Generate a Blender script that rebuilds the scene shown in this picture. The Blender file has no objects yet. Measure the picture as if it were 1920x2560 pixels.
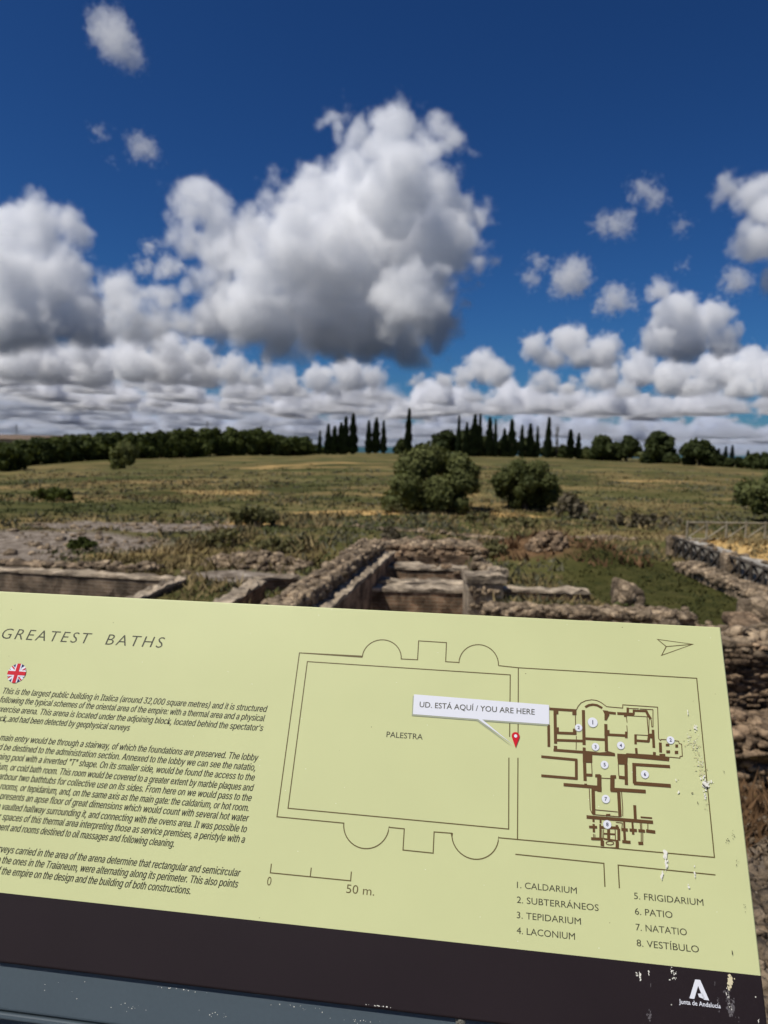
import bpy, bmesh, math, random
import numpy as np
from mathutils import Vector, Matrix
from math import radians as R

scene = bpy.context.scene
COL = scene.collection
# ---------------------------------------------------------------- camera, sky, sun, exposure
EYE = 1.45                                   # phone held at chest height
FPX = 1802.0                                 # focal length in pixels of a 1920 x 2560 frame
_r1 = Vector((-13640, -435, FPX)); _r2 = Vector((0, -152, FPX))      # two points of the horizon, camera axes (right, down, forward)
UPC = _r1.cross(_r2).normalized()
if UPC.y > 0: UPC = -UPC
FWC = (Vector((0, 0, 1)) - UPC * UPC.z).normalized()
RTC = FWC.cross(UPC).normalized()
if RTC.x < 0: RTC = -RTC
def cam2world(v):                            # (right, down, forward) -> world
    return Vector((v.dot(RTC), v.dot(FWC), v.dot(UPC)))
cam = bpy.data.cameras.new('camera'); co = bpy.data.objects.new('camera', cam); COL.objects.link(co)
cx, cy, cz = cam2world(Vector((1, 0, 0))), cam2world(Vector((0, -1, 0))), cam2world(Vector((0, 0, -1)))
co.matrix_world = Matrix(((cx.x, cy.x, cz.x, 0), (cx.y, cy.y, cz.y, 0), (cx.z, cy.z, cz.z, EYE), (0, 0, 0, 1)))
cam.sensor_fit = 'VERTICAL'; cam.sensor_height = 36.0; cam.lens = FPX / 2560 * 36
cam.clip_start = 0.02; cam.clip_end = 200000
cam.dof.use_dof = True; cam.dof.focus_distance = 0.70; cam.dof.aperture_fstop = 9.0; cam.dof.aperture_blades = 0
scene.camera = co

SUN_EL, SUN_DIR = R(60), Vector((-0.86, -0.50, 0)).normalized()
SUN = Vector((SUN_DIR.x * math.cos(SUN_EL), SUN_DIR.y * math.cos(SUN_EL), math.sin(SUN_EL)))
sl = bpy.data.lights.new('sun', 'SUN'); sl.energy = 4.5; sl.angle = R(0.5); sl.color = (1.0, 0.95, 0.87)
so = bpy.data.objects.new('sun', sl); COL.objects.link(so)
so.rotation_euler = SUN.to_track_quat('Z', 'Y').to_euler()

world = bpy.data.worlds.new('World'); scene.world = world; world.use_nodes = True
wn = world.node_tree.nodes; wl = world.node_tree.links
for n in list(wn): wn.remove(n)
sky = wn.new('ShaderNodeTexSky'); sky.sky_type = 'NISHITA'; sky.sun_disc = False
sky.sun_elevation = SUN_EL; sky.sun_rotation = math.atan2(SUN.x, SUN.y)
sky.air_density = 1.0; sky.dust_density = 0.8; sky.ozone_density = 2.5; sky.altitude = 200
gm = wn.new('ShaderNodeGamma'); gm.inputs[1].default_value = 1.3
hs = wn.new('ShaderNodeMix'); hs.data_type = 'RGBA'; hs.blend_type = 'MULTIPLY'; hs.inputs[0].default_value = 1.0; hs.inputs[7].default_value = (0.110, 0.243, 0.40, 1)
bg = wn.new('ShaderNodeBackground'); bg.inputs[1].default_value = 0.09
wo = wn.new('ShaderNodeOutputWorld')
wl.new(sky.outputs[0], gm.inputs[0]); wl.new(gm.outputs[0], hs.inputs[6]); wl.new(hs.outputs[2], bg.inputs[0]); wl.new(bg.outputs[0], wo.inputs[0])
scene.view_settings.view_transform = 'Standard'; scene.view_settings.look = 'None'
scene.view_settings.exposure = 0.0; scene.view_settings.gamma = 1.0
cy_ = scene.cycles
cy_.use_denoising = True; cy_.max_bounces = 28; cy_.diffuse_bounces = 3; cy_.glossy_bounces = 2; cy_.transparent_max_bounces = 6
cy_.volume_bounces = 28; cy_.volume_max_steps = 256; cy_.volume_step_rate = 1.0
cy_.sample_clamp_indirect = 6.0

def ray(px, py):                             # world direction through a point of the 1920 x 2560 photograph
    return cam2world(Vector((px - 960, py - 1280, FPX))).normalized()
def at_y(px, py, Y):                         # the point at depth Y seen there
    d = ray(px, py); t = Y / d.y
    return Vector((d.x * t, Y, EYE + d.z * t))
def at_z(px, py, z):
    d = ray(px, py); t = (z - EYE) / d.z
    return Vector((d.x * t, d.y * t, z))
K22 = 2560 / 2212.0
# ---------------------------------------------------------------- helpers
rng = np.random.default_rng(7)
def np_mesh(name, verts, faces, mat=None, smooth=False):
    verts = np.asarray(verts, np.float32); me = bpy.data.meshes.new(name)
    if isinstance(faces, np.ndarray):
        k = faces.shape[1]; n = len(faces)
        me.vertices.add(len(verts)); me.vertices.foreach_set('co', verts.ravel())
        me.loops.add(n * k); me.loops.foreach_set('vertex_index', faces.astype(np.int32).ravel())
        me.polygons.add(n); me.polygons.foreach_set('loop_start', np.arange(0, n * k, k, dtype=np.int32))
        me.update(calc_edges=True); me.validate()
    else:
        me.from_pydata([tuple(map(float, v)) for v in verts], [], [tuple(int(i) for i in f) for f in faces]); me.update()
    for m in (mat if isinstance(mat, (list, tuple)) else [mat]):
        if m: me.materials.append(m)
    if smooth: me.polygons.foreach_set('use_smooth', np.ones(len(me.polygons), bool))
    return me
def obj(name, me, parent=None, loc=None, rz=0.0):
    o = bpy.data.objects.new(name, me); COL.objects.link(o)
    if parent: o.parent = parent
    if loc is not None: o.location = loc
    if rz: o.rotation_euler.z = rz
    return o
def tag(o, label=None, cat=None, group=None, kind=None):
    if label: o['label'] = label
    if cat: o['category'] = cat
    if group: o['group'] = group
    if kind: o['kind'] = kind
    return o
def empty(name, loc, label, cat, group=None, rz=0.0):
    o = bpy.data.objects.new(name, None); COL.objects.link(o); o.location = loc; o.rotation_euler.z = rz; o.empty_display_size = .2
    return tag(o, label, cat, group)
def mat(name, col, rough=.85, var=None, scale=8.0, detail=5, bump=0.0, bscale=None, spec=.3, coords='Object'):
    """Principled with a noise between two colours and an optional bump."""
    m = bpy.data.materials.new(name); m.use_nodes = True; nt = m.node_tree; b = nt.nodes['Principled BSDF']
    b.inputs['Roughness'].default_value = rough; b.inputs['Specular IOR Level'].default_value = spec
    b.inputs['Base Color'].default_value = (*col, 1)
    tc = nt.nodes.new('ShaderNodeTexCoord')
    if var:
        n = nt.nodes.new('ShaderNodeTexNoise'); n.inputs['Scale'].default_value = scale; n.inputs['Detail'].default_value = detail; n.inputs['Roughness'].default_value = .6
        r = nt.nodes.new('ShaderNodeValToRGB'); r.color_ramp.elements[0].position = .36; r.color_ramp.elements[1].position = .64
        r.color_ramp.elements[0].color = (*col, 1); r.color_ramp.elements[1].color = (*var[0], 1)
        for k, c in enumerate(var[1:]):
            e = r.color_ramp.elements.new(.5 + .02 * k); e.color = (*c, 1)
        nt.links.new(tc.outputs[coords], n.inputs['Vector']); nt.links.new(n.outputs[0], r.inputs[0]); nt.links.new(r.outputs[0], b.inputs['Base Color'])
    if bump:
        n2 = nt.nodes.new('ShaderNodeTexNoise'); n2.inputs['Scale'].default_value = bscale or scale * 4; n2.inputs['Detail'].default_value = 6
        bp = nt.nodes.new('ShaderNodeBump'); bp.inputs['Strength'].default_value = bump; bp.inputs['Distance'].default_value = .05
        nt.links.new(tc.outputs[coords], n2.inputs['Vector']); nt.links.new(n2.outputs[0], bp.inputs['Height']); nt.links.new(bp.outputs[0], b.inputs['Normal'])
    return m
def box_np(x0, x1, y0, y1, z0, z1):
    v = [(x, y, z) for x in (x0, x1) for y in (y0, y1) for z in (z0, z1)]
    return v, [(0, 1, 3, 2), (4, 6, 7, 5), (0, 4, 5, 1), (2, 3, 7, 6), (0, 2, 6, 4), (1, 5, 7, 3)]
def ico(sub):
    bm = bmesh.new(); bmesh.ops.create_icosphere(bm, subdivisions=sub, radius=1)
    v = np.array([x.co[:] for x in bm.verts]); f = np.array([[x.index for x in p.verts] for p in bm.faces]); bm.free(); return v, f
ICO = {k: ico(k) for k in (1, 2, 3)}
# ---------------------------------------------------------------- clouds (real volumes, kilometres away)
def cloud_mat(name, dens, aniso=0.1, col=(1, 1, 1)):
    m = bpy.data.materials.new(name); m.use_nodes = True; nt = m.node_tree
    for n in list(nt.nodes): nt.nodes.remove(n)
    v = nt.nodes.new('ShaderNodeVolumePrincipled'); o = nt.nodes.new('ShaderNodeOutputMaterial')
    v.inputs['Color'].default_value = (*col, 1); v.inputs['Density'].default_value = dens; v.inputs['Anisotropy'].default_value = aniso
    nt.links.new(v.outputs[0], o.inputs['Volume'])
    return m

def make_cloud(name, label, lobes, zbase, mat, voxel, seed=0, amp=0.45, feat=None, soft=0.12, warp=.5, nf=3.4, group=None, kind=None, cat='cloud', flat=True):
    """lobes: (centre, radius[, squash]). Density = smooth union of the lobes, eroded by billowing noise, flat below zbase."""
    feat = feat or max(l[1] for l in lobes)
    lo = Vector((1e9,) * 3); hi = Vector((-1e9,) * 3)
    for l in lobes:
        for i in range(3):
            lo[i] = min(lo[i], l[0][i] - l[1] * 1.25); hi[i] = max(hi[i], l[0][i] + l[1] * 1.25)
    if flat: lo.z = max(lo.z, zbase - feat * .2)
    ctr = (lo + hi) / 2; hs_ = (hi - lo) / 2
    ng = bpy.data.node_groups.new(name + '_field', 'GeometryNodeTree')
    ng.interface.new_socket('Geometry', in_out='OUTPUT', socket_type='NodeSocketGeometry')
    N, L = ng.nodes, ng.links
    def math_(op, a, b=None, c=None):
        n = N.new('ShaderNodeMath'); n.operation = op
        for i, x in enumerate((a, b, c)):
            if x is None: continue
            if isinstance(x, (int, float)): n.inputs[i].default_value = x
            else: L.new(x, n.inputs[i])
        return n.outputs[0]
    pos = N.new('GeometryNodeInputPosition').outputs[0]
    def vmath(op, a, b):
        n = N.new('ShaderNodeVectorMath'); n.operation = op
        for i, x in enumerate((a, b)):
            if x is None: continue
            if isinstance(x, (tuple, list, Vector)): n.inputs[i].default_value = tuple(x)
            else: L.new(x, n.inputs[i])
        return n.outputs['Value'] if op == 'LENGTH' else n.outputs[0]
    def noise(scale, detail, rough, off, lac=2.1):
        p = vmath('ADD', pos, (off * 137.0, off * 71.0 + 900, off * 53.0))
        n = N.new('ShaderNodeTexNoise'); n.noise_dimensions = '3D'; n.normalize = True
        n.inputs['Scale'].default_value = scale; n.inputs['Detail'].default_value = detail; n.inputs['Roughness'].default_value = rough
        n.inputs['Lacunarity'].default_value = lac
        L.new(p, n.inputs['Vector']); return n.outputs['Fac'] if 'Fac' in n.outputs else n.outputs[0], n.outputs['Color']
    # domain warp
    wf, wc = noise(1.2 / feat, 2, .5, seed + 3)
    w = vmath('MULTIPLY', vmath('SUBTRACT', wc, (.5, .5, .5)), (feat * warp,) * 3)
    p = vmath('ADD', pos, w)
    d = None
    for l in lobes:
        q = vmath('SUBTRACT', p, l[0])
        if len(l) > 2: q = vmath('MULTIPLY', q, (1, 1, 1 / l[2]))
        dd = math_('SUBTRACT', vmath('LENGTH', q, None), l[1])
        d = dd if d is None else math_('SMOOTH_MIN', d, dd, feat * .12)
    # billows: voronoi cells pushed outward, then fine fbm erosion
    vo = N.new('ShaderNodeTexVoronoi'); vo.feature = 'F1'; vo.inputs['Scale'].default_value = 2.4 / feat; vo.inputs['Detail'].default_value = 1.0; vo.inputs['Roughness'].default_value = .5
    L.new(vmath('ADD', p, (seed * 311.0, 77.0, seed * 19.0)), vo.inputs['Vector'])
    bil = math_('MULTIPLY', math_('SUBTRACT', vo.outputs['Distance'], .38), feat * amp)
    f1, _ = noise(nf / feat, 7, .70, seed)
    fb = math_('MULTIPLY', math_('SUBTRACT', f1, .5), feat * amp * 2.3)
    d = math_('ADD', math_('ADD', d, bil), fb)
    if flat:
        z = N.new('ShaderNodeSeparateXYZ'); L.new(pos, z.inputs[0])
        base = math_('ADD', math_('SUBTRACT', zbase, z.outputs[2]), math_('MULTIPLY', math_('SUBTRACT', wf, .5), feat * .5))
        d = math_('SMOOTH_MAX', d, base, feat * .25)
    mr = N.new('ShaderNodeMapRange'); mr.interpolation_type = 'SMOOTHSTEP'
    L.new(d, mr.inputs[0]); mr.inputs[1].default_value = 0.0; mr.inputs[2].default_value = -feat * soft; mr.inputs[3].default_value = 0; mr.inputs[4].default_value = 1
    vc = N.new('GeometryNodeVolumeCube')
    vc.inputs['Min'].default_value = tuple(lo - ctr); vc.inputs['Max'].default_value = tuple(hi - ctr)
    for k, a in zip('XYZ', hs_): vc.inputs['Resolution ' + k].default_value = max(6, int(2 * a / voxel))
    # the position field inside Volume Cube is local: shift to world
    sh = N.new('ShaderNodeVectorMath'); sh.operation = 'ADD'; sh.inputs[1].default_value = tuple(ctr)
    pin = N.new('GeometryNodeInputPosition'); L.new(pin.outputs[0], sh.inputs[0])
    src = [l for l in ng.links if l.from_socket == pos]
    for l in src:
        to = l.to_socket; ng.links.remove(l); L.new(sh.outputs[0], to)
    L.new(mr.outputs[0], vc.inputs['Density'])
    sm = N.new('GeometryNodeSetMaterial'); sm.inputs['Material'].default_value = mat
    L.new(vc.outputs[0], sm.inputs[0])
    out = N.new('NodeGroupOutput'); L.new(sm.outputs[0], out.inputs[0])
    me = bpy.data.volumes.new(name); me.materials.append(mat)
    o = bpy.data.objects.new(name, me); COL.objects.link(o); o.location = ctr
    mo = o.modifiers.new('field', 'NODES'); mo.node_group = ng
    o['label'] = label
    if kind: o['kind'] = kind
    else: o['category'] = cat
    if group: o['group'] = group
    return o

def P22(x, y, Y):                            # photograph point on the 1659 x 2212 preview
    return at_y(x * K22, y * K22, Y)
def lob(x, y, r, Y, sq=None, dy=0):          # a lobe: preview pixel centre and radius, at depth Y
    k = Y / (FPX / K22)
    Yd = Y + dy * k; k = Yd / (FPX / K22); c = P22(x, y, Yd)
    return (c, r * k) if sq is None else (c, r * k, sq)
CM = cloud_mat('cloud_vapour', 0.0090, col=(.993, .993, .994))
CW = cloud_mat('thin_cloud_vapour', 0.006, col=(.99, .99, .99))
VOX = 1.0                                    # voxel scale: larger is coarser
Y0 = 8000
G = 'cumulus clouds over the field'
_cg = np.random.default_rng(12)
L = lambda Y, *a: [lob(x, y, r, Y, None, float(_cg.uniform(-1.1, .8)) * r) for x, y, r in a]      # lobes stand nearer and farther
make_cloud('cumulus_cloud', 'towering cumulus cloud filling the middle of the sky, grey at its base', L(Y0,
 (850,300,80),(770,285,66),(735,275,40),(800,268,50),(890,262,46),(950,285,50),(930,335,66),(850,400,125),(760,430,110),(930,450,110),(640,470,95),(650,410,60),(590,560,120),
 (445,450,80),(435,410,50),(480,540,95),(710,560,140),(850,560,140),(960,540,105),(560,680,120),(700,690,120),(820,690,120),(930,690,85),(460,690,85),(900,650,110),(880,760,80),(600,760,70),(390,640,45),(420,590,45),(1010,500,50),(1040,545,35),(980,300,40),(1000,325,30),(710,270,36),(395,425,50),(410,500,65),(370,440,30),(1050,560,42),(1040,470,48),(985,620,60),(340,735,62),(405,700,62),(450,590,70)),
 P22(700,795,Y0).z, CM, 21 * VOX, seed=1, feat=800, amp=.36, soft=.26, group=G)
make_cloud('cumulus_cloud', 'white domed cumulus cloud at the left edge of the sky', L(7400,
 (75,500,85),(155,505,62),(20,520,80),(30,610,115),(120,610,100),(250,630,68),(60,700,105),(180,690,90),(285,690,72),(330,680,50),(360,640,52),(350,590,38),(390,700,50),(-80,620,120),(-60,710,110),(340,700,60)),
 P22(100,765,7400).z, CM, 21 * VOX, seed=2, feat=620, amp=.34, soft=.24, group=G)
make_cloud('cumulus_cloud', 'large cumulus cloud at the upper right edge of the sky', L(6500,
 (1575,410,48),(1640,430,70),(1640,520,70),(1700,470,90),(1690,580,60),(1655,620,35)), P22(1650,650,6500).z, CM, 20 * VOX, seed=3, feat=420, amp=.4, soft=.3, group=G, flat=False)
make_cloud('cumulus_cloud', 'low flat based cumulus cloud right of centre with two domes', L(10500,
 (1160,750,42),(1230,735,52),(1305,760,50),(1190,780,40),(1260,780,50)), P22(1200,800,10500).z, CM, 24 * VOX, seed=4, feat=420, amp=.36, soft=.26, group=G)
make_cloud('cumulus_cloud', 'heaped cumulus cloud above the pine groves on the right', L(9500,
 (1425,625,36),(1460,680,62),(1540,690,55),(1480,730,70),(1420,740,50),(1560,735,50)), P22(1480,785,9500).z, CM, 22 * VOX, seed=5, feat=400, amp=.36, soft=.26, group=G)
make_cloud('cumulus_cloud', 'small round topped cumulus cloud under the big tower', L(11500,
 (1040,790,45),(1075,810,40),(1000,815,35),(960,825,30),(900,830,30)), P22(1040,845,11500).z, CM, 26 * VOX, seed=6, feat=360, amp=.36, soft=.26, group=G)
for k, (lab, pts, Y) in enumerate((
 ('thin ragged cloud high at the upper left of the sky', ((235,65,36),(255,95,34),(285,125,26)), 4200),
 ('tiny round cloud fragment alone in the blue at left', ((216,284,18),), 5000),
 ('faint torn cloud wisp right of the tiny round fragment', ((305,315,26),(330,335,18),(245,345,12)), 5000),
 ('ragged little cloud highest of the right hand group', ((1385,410,24),(1415,425,24)), 6000),
 ('flat little cloud below the ragged one on the right', ((1300,485,22),(1335,482,26),(1355,495,16)), 6000),
 ('wedge shaped little cloud near the right edge', ((1470,488,20),), 6000),
 ('two part little cloud midway down the right side', ((1165,565,20),(1145,600,22),(1235,600,34),(1215,620,24)), 7500),
 ('pale smudge of cloud beside the right edge', ((1590,610,28),(1480,577,14)), 8000),
 ('pointed little cloud just above the heaped cumulus', ((1330,645,28),(1300,660,18),(1360,655,20)), 9000),
 ('small tufts of cloud between the left dome and the tower', ((325,535,18),(310,575,20),(370,575,26)), 8200),
 )):
    k_ = Y / (FPX / K22)
    make_cloud('cloud_fragment', lab, L(Y, *[(x_, y_, r_ * 1.6) for x_, y_, r_ in pts]), 0, CW, 7 * VOX * Y / 5000, seed=10 + k, feat=34 * k_, amp=.75, soft=.6, warp=1.5, nf=2.0, group='small cloud fragments', flat=False)

make_cloud('cumulus_cloud', 'long flat grey cloud layer under the white dome on the left', L(11500,
 (-60,790,70),(30,785,66),(110,790,62),(200,800,60),(290,790,62),(370,790,60),(440,800,52),(500,800,48),(545,815,40),(-20,745,60),(80,750,55),(180,755,50),(280,752,50),(360,750,50),(430,760,45)), P22(200,835,11500).z, CM, 32 * VOX, seed=31, feat=460, amp=.4, soft=.26, group=G)
make_cloud('cumulus_cloud', 'row of bright puffs below the grey base of the big tower', L(12500,
 (560,835,28),(620,830,38),(690,822,44),(755,810,50),(805,815,40),(720,850,35),(650,855,30)), P22(690,862,12500).z, CM, 32 * VOX, seed=32, feat=420, amp=.4, soft=.26, group=G)
make_cloud('cumulus_cloud', 'broad grey cloud mass low at the right', L(12000,
 (1180,830,42),(1235,842,36),(1300,815,50),(1380,800,55),(1450,820,58),(1550,800,60),(1625,790,55),(1670,825,60),(1500,845,48),(1350,850,42),(1600,845,50)), P22(1450,862,12000).z, CM, 32 * VOX, seed=33, feat=480, amp=.4, soft=.26, group=G)

def cloud_bank(name, label, x0, x1, y0, y1, z0, z1, vox, scale, cover, seed, dens, col=(.98, .98, .985)):
    ng = bpy.data.node_groups.new(name + '_field', 'GeometryNodeTree')
    ng.interface.new_socket('Geometry', in_out='OUTPUT', socket_type='NodeSocketGeometry')
    N, K = ng.nodes, ng.links
    def M_(op, a, b=0.0):
        n = N.new('ShaderNodeMath'); n.operation = op
        for i, x in enumerate((a, b)):
            if isinstance(x, (int, float)): n.inputs[i].default_value = x
            else: K.new(x, n.inputs[i])
        return n.outputs[0]
    ctr = Vector(((x0 + x1) / 2, (y0 + y1) / 2, (z0 + z1) / 2))
    pin = N.new('GeometryNodeInputPosition'); sh = N.new('ShaderNodeVectorMath'); sh.operation = 'ADD'; sh.inputs[1].default_value = (ctr.x + seed * 7000, ctr.y, 0)
    K.new(pin.outputs[0], sh.inputs[0])
    sep = N.new('ShaderNodeSeparateXYZ'); K.new(pin.outputs[0], sep.inputs[0])
    t = M_('DIVIDE', M_('ADD', sep.outputs[2], (z1 - z0) / 2), z1 - z0)           # 0 at the base, 1 at the top
    def noi(sc, det, rough):
        n = N.new('ShaderNodeTexNoise'); n.inputs['Scale'].default_value = sc; n.inputs['Detail'].default_value = det; n.inputs['Roughness'].default_value = rough
        K.new(sh.outputs[0], n.inputs['Vector']); return n.outputs[0]
    flat = N.new('ShaderNodeVectorMath'); flat.operation = 'MULTIPLY'; flat.inputs[1].default_value = (1, 1, 0); K.new(sh.outputs[0], flat.inputs[0])
    n2 = N.new('ShaderNodeTexNoise'); n2.inputs['Scale'].default_value = 1 / scale; n2.inputs['Detail'].default_value = 2.5; n2.inputs['Roughness'].default_value = .55; K.new(flat.outputs[0], n2.inputs['Vector'])
    f = noi(3.2 / scale, 4, .6)
    # column height from the 2D pattern, ragged by the 3D one
    h = M_('MULTIPLY', M_('SUBTRACT', n2.outputs[0], 1 - cover), 4.2)
    n5 = N.new('ShaderNodeTexNoise'); n5.inputs['Scale'].default_value = .16 / scale; n5.inputs['Detail'].default_value = 2; K.new(flat.outputs[0], n5.inputs['Vector'])
    h = M_('ADD', h, M_('MULTIPLY', M_('SUBTRACT', n5.outputs[0], .5), 2.6))
    h = M_('ADD', h, M_('MULTIPLY', M_('SUBTRACT', f, .5), 1.7))
    dd = M_('SUBTRACT', h, t)
    low = M_('MULTIPLY', M_('SUBTRACT', t, M_('MULTIPLY', M_('SUBTRACT', n5.outputs[0], .38), 1.2)), 4.5)
    mr = N.new('ShaderNodeMapRange'); mr.interpolation_type = 'SMOOTHSTEP'; K.new(M_('MINIMUM', dd, M_('SUBTRACT', low, .15)), mr.inputs[0]); mr.inputs[2].default_value = .36
    vc = N.new('GeometryNodeVolumeCube'); K.new(mr.outputs[0], vc.inputs['Density'])
    ex = Vector((x1 - x0, y1 - y0, z1 - z0)) / 2
    vc.inputs['Min'].default_value = tuple(-ex); vc.inputs['Max'].default_value = tuple(ex)
    for k, a, v in zip('XYZ', ex, (vox, vox, vox * .55)): vc.inputs['Resolution ' + k].default_value = max(8, int(2 * a / v))
    m = cloud_mat(name + '_vapour', dens, .1, col)
    sm = N.new('GeometryNodeSetMaterial'); sm.inputs['Material'].default_value = m; K.new(vc.outputs[0], sm.inputs[0])
    out = N.new('NodeGroupOutput'); K.new(sm.outputs[0], out.inputs[0])
    me = bpy.data.volumes.new(name); me.materials.append(m)
    o = bpy.data.objects.new(name, me); COL.objects.link(o); o.location = ctr
    o.modifiers.new('field', 'NODES').node_group = ng
    o['kind'] = 'stuff'; o['label'] = label
cloud_bank('distant_clouds', 'layered bank of small clouds low over the horizon', -10500, 10500, 13500, 24500, 900, 2100, 66 * VOX, 1600, .54, 1, .010)
cloud_bank('horizon_clouds', 'grey blue cloud layer right above the far horizon', -26000, 26000, 25000, 58000, 800, 2700, 190 * VOX, 3400, .535, 2, .005, (.88, .90, .94))  # grey-blue vapour colour stands in for this bank lying in shade
cloud_bank('haze_clouds', 'pale cloud streaks lowest over the horizon', -60000, 60000, 58500, 125000, 500, 2600, 480 * VOX, 7000, .60, 3, .002, (.82, .86, .92))
cloud_bank('fill_clouds', 'unseen cloud layer added behind the viewer as fill light', -9000, 9000, -11000, -1700, 1000, 1800, 170 * VOX, 1900, .60, 4, .010)  # out of view, added to lift the shadows with white ambient light
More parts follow.
